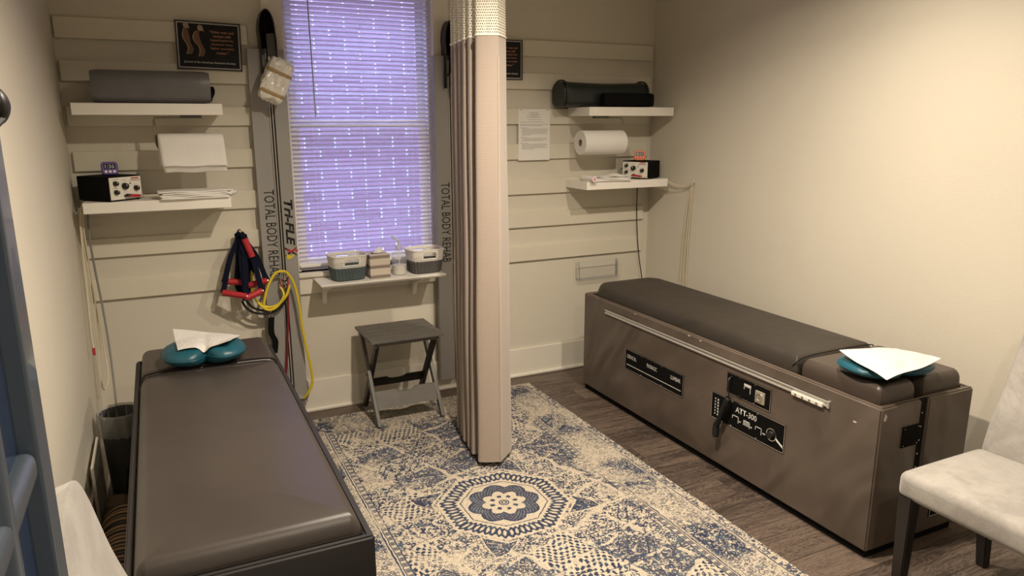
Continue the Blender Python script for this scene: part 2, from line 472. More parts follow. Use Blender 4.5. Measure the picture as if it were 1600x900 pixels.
def slat_mat():
    m=bpy.data.materials.new('blind_slat'); m.use_nodes=True; nt=m.node_tree; nt.nodes.clear()
    o=nt.nodes.new('ShaderNodeOutputMaterial'); d=nt.nodes.new('ShaderNodeBsdfDiffuse'); t=nt.nodes.new('ShaderNodeBsdfTranslucent')
    d.inputs[0].default_value=(.72,.70,.68,1); t.inputs[0].default_value=(.74,.72,.76,1)
    mx=nt.nodes.new('ShaderNodeMixShader'); mx.inputs[0].default_value=.66
    nt.links.new(d.outputs[0],mx.inputs[1]); nt.links.new(t.outputs[0],mx.inputs[2]); nt.links.new(mx.outputs[0],o.inputs[0])
    return m
M_slat=slat_mat()
def film_mat(name,col,al,rough=.1):
    "thin clear film / pane: mostly see-through with gloss"
    m=bpy.data.materials.new(name); m.use_nodes=True; nt=m.node_tree; nt.nodes.clear()
    o=nt.nodes.new('ShaderNodeOutputMaterial'); t=nt.nodes.new('ShaderNodeBsdfTransparent'); t.inputs[0].default_value=(*col,1)
    p=nt.nodes.new('ShaderNodeBsdfPrincipled'); p.inputs['Base Color'].default_value=(*col,1); p.inputs['Roughness'].default_value=rough
    f=nt.nodes.new('ShaderNodeLayerWeight'); f.inputs[0].default_value=.5
    a=X(nt,f.outputs['Facing']).pow(4.0)*.5+al; mx=nt.nodes.new('ShaderNodeMixShader')
    nt.links.new(a.s,mx.inputs[0]); nt.links.new(t.outputs[0],mx.inputs[1]); nt.links.new(p.outputs[0],mx.inputs[2]); nt.links.new(mx.outputs[0],o.inputs[0])
    return m
M_pane=film_mat('window_pane',(.97,.98,1),.04,.02)
M_film=film_mat('clear_acrylic',(.985,.985,.98),.05,.06)
M_liner=film_mat('bin_liner',(.75,.75,.72),.32,.2)

# ------------------------------------------------------------------ room
XL,XR,YB=-.345,2.84,3.86; YF=-1.3
WX0,WX1,WZ0,WZ1=.622,1.392,.775,2.24
bm=BM(); abox(bm,XL-.1,XR+.1,YF-.1,YB+.12,-.1,0); struct(obj('floor',bm,M_floor,smooth=False))
bm=BM(); abox(bm,XL-.1,XR+.1,YF-.1,YB+.12,CEIL,CEIL+.1); struct(obj('ceiling',bm,M_ceil,smooth=False))
bm=BM(); abox(bm,XL-.12,XL,YF-.12,YB+.12,0,CEIL); struct(obj('wall_left',bm,M_wall,smooth=False))
bm=BM(); abox(bm,XR,XR+.12,YF-.12,YB+.12,0,CEIL); struct(obj('wall_right',bm,M_wall,smooth=False))
bm=BM(); abox(bm,XL,XR,YF-.12,YF,0,CEIL); struct(obj('wall_front',bm,M_wall,smooth=False))
bm=BM()
abox(bm,XL,WX0,YB,YB+.12,0,CEIL); abox(bm,WX1,XR,YB,YB+.12,0,CEIL)
abox(bm,WX0,WX1,YB,YB+.12,0,WZ0); abox(bm,WX0,WX1,YB,YB+.12,WZ1,CEIL)
struct(obj('wall_back',bm,M_wall,smooth=False))
# base boards with shoe moulding
def baseboard(name,a,b,axis,pos,s):
    bm=BM()
    if axis=='x':
        abox(bm,a,b,pos-.014,pos,0,.178,.003); abox(bm,a,b,pos-.030,pos-.013,0,.022,.008,3)
    else:
        abox(bm,min(pos,pos+s*.014),max(pos,pos+s*.014),a,b,0,.178,.003); abox(bm,min(pos+s*.013,pos+s*.03),max(pos+s*.013,pos+s*.03),a,b,0,.022,.008,3)
    struct(obj(name,bm,M_trim))
baseboard('baseboard_back',XL+.03,XR-.03,'x',YB,0)
baseboard('baseboard_left',YF+.0,YB,'y',XL,1)
baseboard('baseboard_right',YF+.0,YB,'y',XR,-1)
# siding boards, seven each side of the window
BZ=[1.906,1.725,1.530,1.331,1.128,.932,.728]
ti=1
for x0,x1 in ((XL+.008,.455),(1.50,2.822)):
    for k,z in enumerate(BZ):
        bm=BM(); e=.002*math.sin(k*2.3)
        xx1 = x1-(.006*k if x1>2 else 0)
        abox(bm,x0+.003*k,xx1,YB-.019,YB,z,z+.088,.0025,2)
        struct(obj('trim_%d'%ti,bm,M_board)); ti+=1
# window casing
def tr(*a,bev=.003):
    global ti
    bm=BM(); abox(bm,*a,bev); struct(obj('trim_%d'%ti,bm,M_trim)); ti+=1
tr(WX0-.095,WX0,YB-.018,YB,WZ0-.0,CEIL-.12)
tr(WX1,WX1+.095,YB-.018,YB,WZ0-.0,CEIL-.12)
tr(WX0-.095,WX1+.095,YB-.02,YB,CEIL-.12,CEIL-.03)
tr(WX0-.10,WX1+.10,YB-.035,YB+.05,WZ0-.024,WZ0,bev=.005)   # sill
tr(WX0-.095,WX1+.095,YB-.018,YB,WZ0-.115,WZ0-.024)           # apron
# window: frame, sashes, pane
wn=thing('window_1','','window'); del wn['label']; del wn['category']; wn['kind']='structure'
bm=BM(); 
abox(bm,WX0,WX0+.02,YB+.03,YB+.12,WZ0,WZ1); abox(bm,WX1-.02,WX1,YB+.03,YB+.12,WZ0,WZ1)
abox(bm,WX0,WX1,YB+.03,YB+.12,WZ1-.02,WZ1); abox(bm,WX0,WX1,YB+.05,YB+.12,WZ0,WZ0+.02)
obj('window_frame',bm,M_whitep,wn)
for z0,z1,y in ((WZ0+.02,1.55,.062),(1.515,WZ1-.02,.088)):
    bm=BM(); s=.042
    abox(bm,WX0+.02,WX0+.02+s,YB+y,YB+y+.024,z0,z1,.003); abox(bm,WX1-.02-s,WX1-.02,YB+y,YB+y+.024,z0,z1,.003)
    abox(bm,WX0+.02+s,WX1-.02-s,YB+y,YB+y+.024,z0,z0+.04,.003); abox(bm,WX0+.02+s,WX1-.02-s,YB+y,YB+y+.024,z1-.035,z1,.003)
    sa=obj('sash',bm,M_whitep,wn)
    bm=BM(); abox(bm,WX0+.02+s,WX1-.02-s,YB+y+.01,YB+y+.014,z0+.04,z1-.035); obj('pane',bm,M_pane,sa,smooth=False)
# brick wall of the house next door
bm=BM(); abox(bm,-3.5,6.5,5.15,5.35,-1.5,3.6); struct(obj('wall_outside',bm,M_brick,smooth=False))
bm=BM(); abox(bm,-3.5,6.5,YB+.13,5.15,-1.6,-1.5); struct(obj('ground_outside',bm,mat('outside_ground',(.25,.26,.3),.9),smooth=False))

# ------------------------------------------------------------------ downlights
for (x,y,p) in CANS:
    t=thing('ceiling_downlight','round recessed ceiling downlight '+('above the right of the curtain' if x>1.5 else 'above the left of the curtain')+(' near the window' if y>1 else ' near the doorway, an added fill light'),'light',(x,y,CEIL-.001))
    bm=BM(); lathe(bm,[(.066,-.001),(.068,-.006),(.092,-.006),(.095,0),(.066,0)],32)
    obj('trim_ring',bm,M_whitep,t)
    bm=BM(); lathe(bm,[(.066,-.002),(.066,0)],32); obj('lens',bm,mat('lamp_lens',(1,.9,.7),.5,emis=WARM,estr=6),t)
    ld=bpy.data.lights.new('downlight','AREA'); ld.shape='DISK'; ld.size=.07; ld.spread=R_(150); ld.energy=p; ld.color=WARM
    lo=bpy.data.objects.new('downlight_lamp',ld); C.objects.link(lo); lo.parent=t; lo.location=(0,0,-.012)

# ------------------------------------------------------------------ rug
def make_rug():
    bm=BM(); x0,x1,y0,y1=-.74,.74,-1.22,1.22
    puffy(bm,rrect(x0,x1,y0,y1,.012,3),[(0,0),(0,.006),(.003,.009)])
    o=obj('area_rug',bm,M_rug,loc=(1.162,2.487,.0005))
    tag(o,'cream and navy distressed floral medallion area rug on the plank floor','rug')
make_rug()

# ------------------------------------------------------------------ roller massage tables
def cab_shell(bm,W_,L,H,slot=None):
    t=.022; s0,s1=slot
    ring=[(s1,t),(s1,0),(W_,0),(W_,L),(0,L),(0,0),(s0,0),(s0,t),(t,t),(t,L-t),(W_-t,L-t),(W_-t,t)]
    vb=[bm.verts.new((x,y,.03)) for x,y in ring]; vt=[bm.verts.new((x,y,H)) for x,y in ring]; n=len(ring)
    for k in range(n): bm.faces.new((vb[k],vb[(k+1)%n],vt[(k+1)%n],vt[k]))
    bm.faces.new(vb[::-1]); bm.faces.new(vt)
    bmesh.ops.recalc_face_normals(bm,faces=bm.faces)
    bmesh.ops.bevel(bm,geom=list(bm.edges),offset=.006,segments=3,affect='EDGES')
def cushion_prof(z0,z1,r=.05):
    out=[(0.006,z0),(0,z0+.012),(0,z0+.03)]
    for k in range(1,8):
        a=PI/2*k/7; out.append((r*(1-math.cos(a)),z0+.03+(z1-z0-.03)*math.sin(a)))
    return out
def body_cushion(bm,x0,x1,y0,y1,z0,z1,rr,crown=.018):
    # crowned top built from shrinking outlines
    o=rrect(x0,x1,y0,y1,rr,8); hw=(x1-x0)/2
    prof=[(.004,z0),(0,z0+.01),(0,z0+.02)]
    pr=[]
    for k in range(1,7):
        a=PI/2*k/6; pr.append((.034*(1-math.cos(a)),z0+.02+(z1-crown-z0-.02)*math.sin(a)))
    rings=[]
    def ring(d,z):
        q=rrect(x0+d,x1-d,y0+d,y1-d,[max(r_-d,.004) for r_ in (rr if isinstance(rr,(list,tuple)) else (rr,)*4)],8)
        return [bm.verts.new((x,y,z)) for x,y in q]
    for d,z in prof+pr: rings.append(ring(d,z))
    zc=pr[-1][1]
    for k in range(1,7):
        f=k/6; d=.034+(hw-.05-.034)*f; rings.append(ring(d,zc+crown*math.sin(f*PI/2)))
    for A,B in zip(rings,rings[1:]):
        for k in range(len(A)): bm.faces.new((A[k],A[(k+1)%len(A)],B[(k+1)%len(A)],B[k]))
    bm.faces.new(rings[0][::-1]); bm.faces.new(rings[-1])

def massage_table(right):
    if right:
        t=thing('massage_table','long brown vinyl roller massage table with black control plates along the right wall','treatment table',(2.163,1.56,0))
        W_,L,H=.50,1.955,.58; cab,cm,cm2=M_cab,M_cushR,M_cushR2; seam=.40; ztop=.645
    else:
        t=thing('massage_table','long grey-brown vinyl treatment table with black piping along the left wall','treatment table',(-.153,1.56,0))
        W_,L,H=.54,1.715,.58; cab,cm,cm2=M_cabL,M_cushL,M_cushL; seam=.36; ztop=.635
    # head end at local y=0 for the right one, mirrored lengthways for the left one
    def fl(bm):
        if not right:
            for v in bm.verts: v.co.y=L-v.co.y; v.co.x=W_-v.co.x
            bmesh.ops.reverse_faces(bm,faces=[]) if False else None
        return bm
    sl=(.212,.250) if right else (.245,.285)
    bm=BM(); cab_shell(bm,W_,L,H,sl); obj('cabinet',fl(bm),cab,t)
    bm=BM(); abox(bm,.012,W_-.012,.012,L-.012,0,.032); obj('plinth',fl(bm),M_blackm,t)
    # inner deck under the cushions
    bm=BM(); abox(bm,.02,W_-.02,seam-.1,L-.02,.50,.545); abox(bm,.02,sl[0],.02,seam-.1,.50,.545); abox(bm,sl[1],W_-.02,.02,seam-.1,.50,.545)
    obj('deck',fl(bm),M_blackm,t)
    bm=BM(); body_cushion(bm,.026 if right else .020,W_-(.026 if right else .020),seam+.004,L-.026,.545,ztop+.010,[.10,.10,.02,.02] if right else [.03,.03,.03,.03],.012 if right else .018)
    obj('body_cushion',fl(bm),cm,t)
    # head cushion, a U round the face slot
    s0,s1=sl; sd=.20
    r=.02
    U=[]
    U+= [(W_-.026,.026+.03),(W_-.026,seam-.004-.03),(W_-.026-.01,seam-.004-.01),(W_-.026-.03,seam-.004),(.026+.03,seam-.004),(.026+.01,seam-.004-.01),(.026,seam-.004-.03),(.026,.026+.03),(.026+.009,.026+.009),(.026+.03,.026)]
    U+= [(s0-.03,.026),(s0-.006,.032),(s0,.026+.03),(s0,sd-.02),(s0+.012,sd-.002),(s1-.012,sd-.002),(s1,sd-.02),(s1,.056),(s1+.006,.032),(s1+.03,.026),(W_-.026-.03,.026),(W_-.026-.009,.026+.009)]
    # orientation check
    A=sum(U[i-1][0]*U[i][1]-U[i][0]*U[i-1][1] for i in range(len(U)))
    if A<0: U=U[::-1]
    bm=BM(); puffy(bm,U,[(.004,.545),(0,.553),(0,.60)]+[(.028*(1-math.cos(PI/2*k/5)),.60+(ztop-.60)*math.sin(PI/2*k/5)) for k in range(1,6)])
    obj('head_cushion',fl(bm),cm2,t)
    # piping along the cushion seams and cushion foot
    bm=BM(); tube(bm,smoothpts([(.03,seam+.03,.60),(.034,seam+.012,.622),(.06,seam,ztop-.004),(W_*.3,seam,ztop+.001),(W_*.7,seam,ztop+.001),(W_-.06,seam,ztop-.004),(W_-.034,seam+.012,.622),(W_-.03,seam+.03,.60)],5),.0035 if not right else .0022,8)
    obj('seam_piping',fl(bm),M_pip,t)
    bm=BM(); pts=[(x,y,.578) for x,y in rrect(.022,W_-.022,.024,L-.024,.02,4)]
    pts=[p for p in pts if not (sl[0]-.03<p[0]<sl[1]+.03 and p[1]<.05)]
    tube(bm,[(p[0],p[1],p[2]-(.0 if not right else .003)) for p in pts],.0035,6,closed=not True); obj('edge_piping',fl(bm),M_pip if not right else M_cabedge,t)
    return t,W_,L,H,seam,sl
TR,_,_,_,_,_ = massage_table(True)
TL,WL_,LL_,_,_,_ = massage_table(False)
# fittings on the right-hand table, local coordinates (side face x=0, looking from -x)
def side_plate(name,y0,y1,z0,z1,label):
    bm=BM(); abox(bm,-.004,.002,y0,y1,z0,z1,.0015); o=obj(name,bm,M_blackm,TR); o['label']=label
    bm=BM(); e=.0022
    for a in ((y0,y1,z0-.0,z0+e),(y0,y1,z1-e,z1),(y0,y0+e,z0,z1),(y1-e,y1,z0,z1)): abox(bm,-.0045,-.003,*a)
    obj('edge_line',bm,M_chrome,o,smooth=False)
    each('screw',[(yy,zz) for yy in (y0+(y1-y0)*.35,y0+(y1-y0)*.7) for zz in (z0+.006,z1-.006)],lambda b,yy,zz:lathe(b,[(0,0),(.003,0),(.003,.0015),(0,.002)],10,(-.0045,yy,zz),'X'),M_chrome,o)
    return o
LY=lambda y:y-1.56
XD=(0,-1,0); ZD=(0,0,1)
M_ink=mat('plate_print',(.62,.62,.60),.5)
p1=side_plate('control_plate',LY(2.60),LY(3.08),.258,.368,'black plate lettered CERVICAL THORACIC LUMBAR')
for s,y,z,w_ in (('CERVICAL',3.065,.322,.085),('THORACIC',2.89,.322,.085),('LUMBAR',2.695,.322,.075)):
    text('lettering',s,M_ink,p1,(-.0045,LY(y),z),XD,ZD,w=w_,h=.020,bold=.01)
bm=BM(); abox(bm,-.0052,-.004,LY(2.615),LY(3.065),.284,.2865); obj('ruled_line',bm,M_ink,p1,smooth=False)
p2=side_plate('control_plate',LY(2.054),LY(2.31),.388,.481,'small black plate with metal socket')
def glyph(bm,y,z,w_,h_):
    th=.0025
    for a in ((y-w_,y,z+h_-th,z+h_),(y-w_,y-w_+th,z,z+h_),(y-th,y,z+h_*.45,z+h_)): abox(bm,-.0054,-.004,*a)
bm=BM(); glyph(bm,LY(2.205),.425,.038,.026); abox(bm,-.0054,-.004,LY(2.205),LY(2.165),.449,.462)
obj('symbol',bm,M_ink,p2,smooth=False)
bm=BM(); abox(bm,-.012,-.003,LY(2.082),LY(2.135),.405,.458,.004); o=obj('socket',bm,mat('brass_plate',(.55,.50,.40),.35,metal=.6),p2)
bm=BM(); lathe(bm,[(.014,0),(.019,0),(.019,-.004),(.014,-.004),(.014,0)],24,(-.011,LY(2.108),.4315),'X'); lathe(bm,[(0,-.003),(.008,-.003),(.008,0)],16,(-.011,LY(2.108),.4315),'X'); obj('socket_ring',bm,M_chrome,p2)
p3=side_plate('control_plate',LY(1.967),LY(2.398),.241,.362,'black plate lettered ATT-300 with dial and indicator dots')
text('lettering','ATT-300',M_ink,p3,(-.0045,LY(2.245),.318),XD,ZD,w=.125,h=.026,bold=.015)
bm=BM()
for yb,ww in ((2.262,.038),(2.195,.038),(2.125,.036)): glyph(bm,LY(yb),.272,ww,.028)
for yb in (2.215,2.148,2.078,2.072): abox(bm,-.0054,-.004,LY(yb)-.004,LY(yb)+.004,.280,.285)
for k in range(6):
    abox(bm,-.0054,-.004,LY(2.375),LY(2.370),.262+.014*k,.268+.014*k); abox(bm,-.0054,-.004,LY(2.358),LY(2.351),.260+.014*k,.268+.014*k)
obj('symbol',bm,M_ink,p3,smooth=False)
bm=BM(); abox(bm,-.006,-.0045,LY(2.195-.036),LY(2.195),.278,.2965); obj('switch',bm,mat('switch_grey',(.3,.3,.28),.4),p3)
bm=BM(); lathe(bm,[(.024,0),(.027,0),(.027,-.002),(.024,-.002),(.024,0)],28,(-.0042,LY(2.035),.296),'X'); obj('dial_ring',bm,M_chrome,p3)
bm=BM(); lathe(bm,[(0,-.014),(.015,-.014),(.018,-.002),(.018,0)],24,(-.0042,LY(2.035),.296),'X'); obj('dial_knob',bm,M_black,p3)
bm=BM(); ribbon(bm,[(-.008,LY(2.007),.288),(-.008,LY(1.970),.268)],(0,.3,1),.001,.010); obj('dial_pointer',bm,M_whitep,p3)
# rail
bm=BM(); abox(bm,-.010,.002,LY(1.775),LY(3.285),.512,.517,.001); abox(bm,-.010,.002,LY(1.775),LY(3.285),.529,.534,.001); abox(bm,-.004,.002,LY(1.775),LY(3.285),.512,.534)
abox(bm,-.011,.002,LY(1.768),LY(1.777),.508,.536,.001)
obj('side_rail',bm,M_railm,TR)['label']='long chrome channel rail'
bm=BM(); abox(bm,-.014,-.003,LY(1.795),LY(1.945),.504,.520,.002); tb=obj('terminal_strip',bm,M_cream,TR)
each('terminal_screw',[(k,) for k in range(4)],lambda b,k:lathe(b,[(0,-.004),(.0045,-.004),(.0045,0)],12,(-.0135,LY(1.82+.034*k),.512),'X'),mat('brass',(.4,.33,.2),.4,metal=.8),tb)
# hand control with coiled cord
hc=thing('hand_control','black hand control hanging on a coiled cord from the small socket plate','remote control',(2.13,2.27,.2))
bm=BM()
tube(bm,smoothpts([(.026,.005,.27),(.004,.0,.265),(-.006,-.005,.235),(-.004,-.012,.20),(-.002,-.015,.165)],6),.0032,8)
obj('cable',bm,M_black,hc)
def coil(a,b,r,turns,wr):
    bm=BM(); P=[]; a=Vector(a); b=Vector(b); t=(b-a).normalized(); u=t.orthogonal().normalized(); s=t.cross(u); n=turns*10
    for k in range(n+1):
        f=k/n; ph=2*PI*turns*f; P.append(a.lerp(b,f)+(u*math.cos(ph)+s*math.sin(ph))*r)
    tube(bm,P,wr,6); return bm
obj('coiled_cord',coil((-.006,-.012,.185),(.0,.055,.03),.010,20,.0030),M_black,hc)
obj('coiled_cord',coil((-.004,-.012,.18),(.0,.035,.09),.009,12,.0030),M_black,hc)
bm=BM(); lathe(bm,[(0,-.035),(.012,-.034),(.0155,-.02),(.0145,.02),(.012,.032),(0,.034)],20,(.002,.060,.008)); obj('grip',bm,M_black,hc)
# end face: grille plate, notch strip, name plate, worn spots
bm=BM(); abox(bm,.120,.208,-.004,.002,.412,.492,.002); g=obj('vent_plate',bm,M_blackm,TR)
each('screw',[(xx,zz) for xx in (.128,.200) for zz in (.42,.484)],lambda b,xx,zz:lathe(b,[(0,-.0015),(.0025,-.0015),(.0025,0)],8,(xx,-.004,zz),'Y'),M_chrome,g)
bm=BM(); abox(bm,.212,.250,.010,.018,.06,.578); st=obj('slot_lining',bm,M_pip,TR)
each('rivet',[(k,) for k in range(9)],lambda b,k:lathe(b,[(0,-.002),(.0032,-.002),(.0032,0)],10,(.231,.010,.10+k*.053),'Y'),M_chrome,st)
bm=BM(); abox(bm,.33,.41,-.003,.002,.09,.125,.001); npb=obj('name_plate',bm,M_blackm,TR)
bm=BM()
for a in ((.332,.408,.091,.093),(.332,.408,.122,.124),(.332,.334,.091,.124),(.406,.408,.091,.124)): abox(bm,a[0],a[1],-.0038,-.003,a[2],a[3])
obj('edge_line',bm,M_ink,npb,smooth=False)
M_wear=mat('worn_backing',(.55,.50,.42),.8)
def blob(bm,c,ux,uy,a,b_,n=12,d=.0006):
    c=Vector(c);ux=Vector(ux);uy=Vector(uy);nn=ux.cross(uy)
    bm.faces.new([bm.verts.new(c+nn*d+ux*a*math.cos(2*PI*k/n)*(1+.25*math.sin(k*2.1))+uy*b_*math.sin(2*PI*k/n)*(1+.2*math.cos(k*1.7))) for k in range(n)])
each('worn_spot',[((0,LY(3.01),.572),XD,ZD,.008,.003),((0,LY(2.58),.571),XD,ZD,.010,.003),((0,LY(2.50),.568),XD,ZD,.009,.003),((.022,0,.545),(1,0,0),ZD,.008,.014),((0,LY(1.66),.497),XD,ZD,.008,.004)],blob,M_wear,TR)

# ------------------------------------------------------------------ face pillows and paper sheets
def pillow(loc,rz,a,b,h,label,notch=.55,tilt=(0,0)):
    bm=BM(); n=72; m=9
    def rad(th):
        d=abs((th+PI/2+PI)%(2*PI)-PI)   # distance from -y direction
        base=1.0/((abs(math.cos(th))**2.6+abs(math.sin(th))**2.6)**(1/2.6))
        return base*(1-notch*math.exp(-(d/.22)**2))*(1-.10*math.exp(-((abs(((th-PI/2)+PI)%(2*PI)-PI))/.3)**2))
    rings=[]
    for j in range(-m,m+1):
        ph=PI/2*j/m*.97; ring=[]
        for k in range(n):
            th=2*PI*k/n; R=rad(th); c=math.cos(ph)**.62
            q=Vector((a*R*c*math.cos(th),b*R*c*math.sin(th),h*(.5+.5*math.sin(ph))))
            ring.append(bm.verts.new(q))
        rings.append(ring)
    for A,B in zip(rings,rings[1:]):
        for k in range(n): bm.faces.new((A[k],A[(k+1)%n],B[(k+1)%n],B[k]))
    bm.faces.new(rings[0][::-1]); bm.faces.new(rings[-1])
    t=thing('face_pillow',label,'face pillow',loc,rz)
    t.rotation_euler=(tilt[0],tilt[1],rz)
    obj('cover',bm,M_teal,t,ang=60)
    bm=BM(); tube(bm,[(a*rad(2*PI*k/n)*1.005*math.cos(2*PI*k/n),b*rad(2*PI*k/n)*1.005*math.sin(2*PI*k/n),h*.5) for k in range(n)],.0022,6,closed=True)
    obj('seam',bm,M_teal,t)
    def top(x,y):
        p=Matrix.Rotation(-rz,3,'Z')@Vector((x-loc[0],y-loc[1],0)); th=math.atan2(p.y,p.x); R=rad(th)
        q=math.hypot(p.x/(a*R),p.y/(b*R))
        if q>=1: return loc[2]
        ph=math.acos(min(1,q**(1/.62))); return loc[2]+h*(.5+.5*math.sin(ph))
    return top
topL=pillow((.100,2.985,.638),R_(2),.152,.135,.075,'teal vinyl face pillow at the window end of the left table',.45)
topR=pillow((2.345,1.700,.646),R_(-8),.172,.120,.060,'teal vinyl face pillow at the near end of the right table',.30)
def sheet(corners,top,label,crease=None,n=44,lift=.004,wave=.003):
    "corners: 00,10,01,11 as 3D points"
    bm=BM(); c00,c10,c01,c11=[Vector(c) for c in corners]; g=[]
    for j in range(n+1):
        row=[]
        for i in range(n+1):
            u=i/n; v=j/n
            p=(c00*(1-u)+c10*u)*(1-v)+(c01*(1-u)+c11*u)*v
            z=max(p.z,top(p.x,p.y)+lift)
            z+=wave*(.5+.5*math.sin(7*u+3*v)*math.sin(5*v+1))
            if crease: z=crease(u,v,z,p)
            row.append(bm.verts.new((p.x,p.y,z)))
        g.append(row)
    for j in range(n):
        for i in range(n): bm.faces.new((g[j][i],g[j][i+1],g[j+1][i+1],g[j+1][i]))
    for _ in range(12): bmesh.ops.smooth_vert(bm,verts=bm.verts,factor=.4,use_axis_x=True,use_axis_y=True,use_axis_z=True)
    for v in bm.verts: v.co.z=max(v.co.z,top(v.co.x,v.co.y)+.003)
    o=obj('paper_sheet',bm,M_towel,ang=80); md=o.modifiers.new('t','SOLIDIFY'); md.thickness=.0006
    tag(o,label,'paper towel'); return o
# right: square sheet, one corner towards us
sheet([W(1385,599,1.548),W(1474,563,1.578),W(1307,548,1.79),W(1400,546,1.81)],topR,'white paper sheet spread over the teal pillow on the right table',lift=.005,wave=.011)
def crL(u,v,z,p):
    d=math.exp(-((u-.48)/.05)**2); return z-(.022*(1-v)**2+.001)*d
sheet([W(277,559,2.90),W(362,532,2.88),W(267,513,3.13),W(378,524,3.06)],topL,'white paper sheet with a centre crease over the teal pillow on the left table',crL,lift=.007)

# ------------------------------------------------------------------ upholstered chairs
def chair(name,loc,rz,label):
    # local: faces +x ; seat front at x=.44, seat back at x=0 ; width y -.24...24
    t=thing(name,label,'chair',loc,rz)
    bm=BM(); 
    vs=abox(bm,0,.41,-.24,.24,.372,.462,.028,4)
    bmesh.ops.subdivide_edges(bm,edges=[e for e in bm.edges if e.calc_length()>.1],cuts=6,use_grid_fill=True)
    for v in bm.verts:
        if v.co.z>.45: v.co.z+=.014*(1-((v.co.x-.2)/.23)**2)*(1-(v.co.y/.25)**2)
    obj('seat',bm,M_velvet,t)
    # backrest: curved slab
    prof=[(0.0,.40),(0.0,.458),(-.027,.57),(-.072,.68),(-.108,.79),(-.131,.90),(-.142,.955),(-.150,.972)]
    bm=BM(); n=14; rings=[]; P=smoothpts([(a,0,b) for a,b in prof],4); th=.075
    Np=len(P)
    for i,p in enumerate(P):
        tt=(P[min(i+1,Np-1)]-P[max(i-1,0)]).normalized(); nn=Vector((tt.z,0,-tt.x))
        f=i/(Np-1); hw=.235-.02*f*f
        if f>.55: hw-= .10*((f-.55)/.45)**2.4
        d=th*(1-.30*f)
        if f>.86: d*=1-.55*((f-.86)/.14)**2
        ring=[]
        for k in range(24):
            a=2*PI*k/24; e=.28
            cx=math.copysign(abs(math.cos(a))**e,math.cos(a)); sy=math.copysign(abs(math.sin(a))**e,math.sin(a))
            ring.append(bm.verts.new(p-nn*(d/2)+nn*(d/2)*cx+Vector((0,hw*sy,0))))
        rings.append(ring)
    for A,B in zip(rings,rings[1:]):
        for k in range(24): bm.faces.new((A[k],A[(k+1)%24],B[(k+1)%24],B[k]))
    bm.faces.new(rings[0][::-1]); bm.faces.new(rings[-1]); bmesh.ops.recalc_face_normals(bm,faces=bm.faces)
    obj('backrest',bm,M_velvet,t,ang=60)
    for sx,sy in ((1,1),(1,-1),(-1,1),(-1,-1)):
        bm=BM(); x1=.385 if sx>0 else -.02; x0=x1+.0 if sx>0 else x1-.05; y1=sy*.205
        A=[Vector((x1+dx*.024,y1+dy*.024,.385)) for dx,dy in ((-1,-1),(1,-1),(1,1),(-1,1))]
        B=[Vector((x0+dx*.016,y1+dy*.016,0)) for dx,dy in ((-1,-1),(1,-1),(1,1),(-1,1))]
        a=[bm.verts.new(q) for q in A]; b_=[bm.verts.new(q) for q in B]
        for k in range(4): bm.faces.new((b_[k],b_[(k+1)%4],a[(k+1)%4],a[k]))
        bm.faces.new(b_[::-1]); bm.faces.new(a)
        bmesh.ops.bevel(bm,geom=list(bm.edges),offset=.003,segments=2,affect='EDGES')
        obj('leg',bm,M_dwood,t)
    return t
chair('upholstered_chair',(2.445,1.150,0),PI,'light grey velvet chair with dark wooden legs beside the near end of the right table')
chair('upholstered_chair',(-.028,1.175,0),0,'light grey velvet chair against the left wall, only its backrest in view')

# ------------------------------------------------------------------ folding stool
def stool():
    t=thing('folding_table','small grey slatted folding side table on the rug below the window shelf','side table',(1.078,3.62,.009))
    wx,wy,H=.195,.170,.461
    for k in range(5):
        y0=-wy+k*(2*wy/5); y1=y0+2*wy/5-.005
        bm=BM(); vs=abox(bm,-wx,wx,y0,y1,H-.014,H,.003)
        obj('top_slat',bm,M_stool,t)
    bm=BM()
    for sx in (-1,1): abox(bm,sx*(wx-.03)-.006,sx*(wx-.03)+.006,-wy+.02,wy-.02,H-.040,H-.013,.002)
    abox(bm,-wx+.03,wx-.03,-wy+.02,-wy+.03,H-.034,H-.013); obj('apron',bm,M_stool,t)
    def leg(x,ya,yb,dark):
        bm=BM(); a=Vector((x,ya,H-.02)); b_=Vector((x,yb,0)); d=(b_-a); L=d.length
        ang=math.atan2(d.y,-d.z)
        Mx=Matrix.Translation((a+b_)/2)@Matrix.Rotation(ang,4,'X')
        abox(bm,-.010,.010,-.021,.021,-L/2,L/2,.004,M=Mx)
        for v in bm.verts: v.co.z=max(v.co.z,0)
        return obj('leg',bm,M_stool if not dark else M_black,t)
    for s in (-1,1):
        leg(s*(wx-.022),wy-.04,-wy-.005,False)       # reaches the front feet
        leg(s*(wx-.040),-wy+.04,wy+.0,True)            # reaches the rear feet
    def board(y,z0,z1,tilt,m_):
        bm=BM(); n=24; pts=[]
        hw=wx-.03
        top=[]
        for k in range(n+1):
            x=-hw+2*hw*k/n; dip=.016*max(0,1-((x)/.055)**2)**.5 if abs(x)<.055 else 0
            top.append((x,z1-dip))
        ol=[(-hw,z0),(hw,z0)]+top[::-1]
        A=[bm.verts.new((x,y-.005,z)) for x,z in ol]; B=[bm.verts.new((x,y+.005,z)) for x,z in ol]
        for k in range(len(ol)): bm.faces.new((A[k],A[(k+1)%len(ol)],B[(k+1)%len(ol)],B[k]))
        bm.faces.new(A[::-1]); bm.faces.new(B); bmesh.ops.recalc_face_normals(bm,faces=bm.faces)
        for v in bm.verts: v.co.y+= (v.co.z-z0)*tilt
        obj('stretcher',bm,m_,t)
    board(-wy+.045,.085,.165,.55,M_stool); board(wy-.075,.13,.185,-.5,M_black)
    each('pivot',[(-1,),(1,)],lambda b,s:lathe(b,[(0,-.02),(.008,-.02),(.008,.02),(0,.02)],12,(s*(wx-.03),0,.235),'X'),M_black,t)
stool()

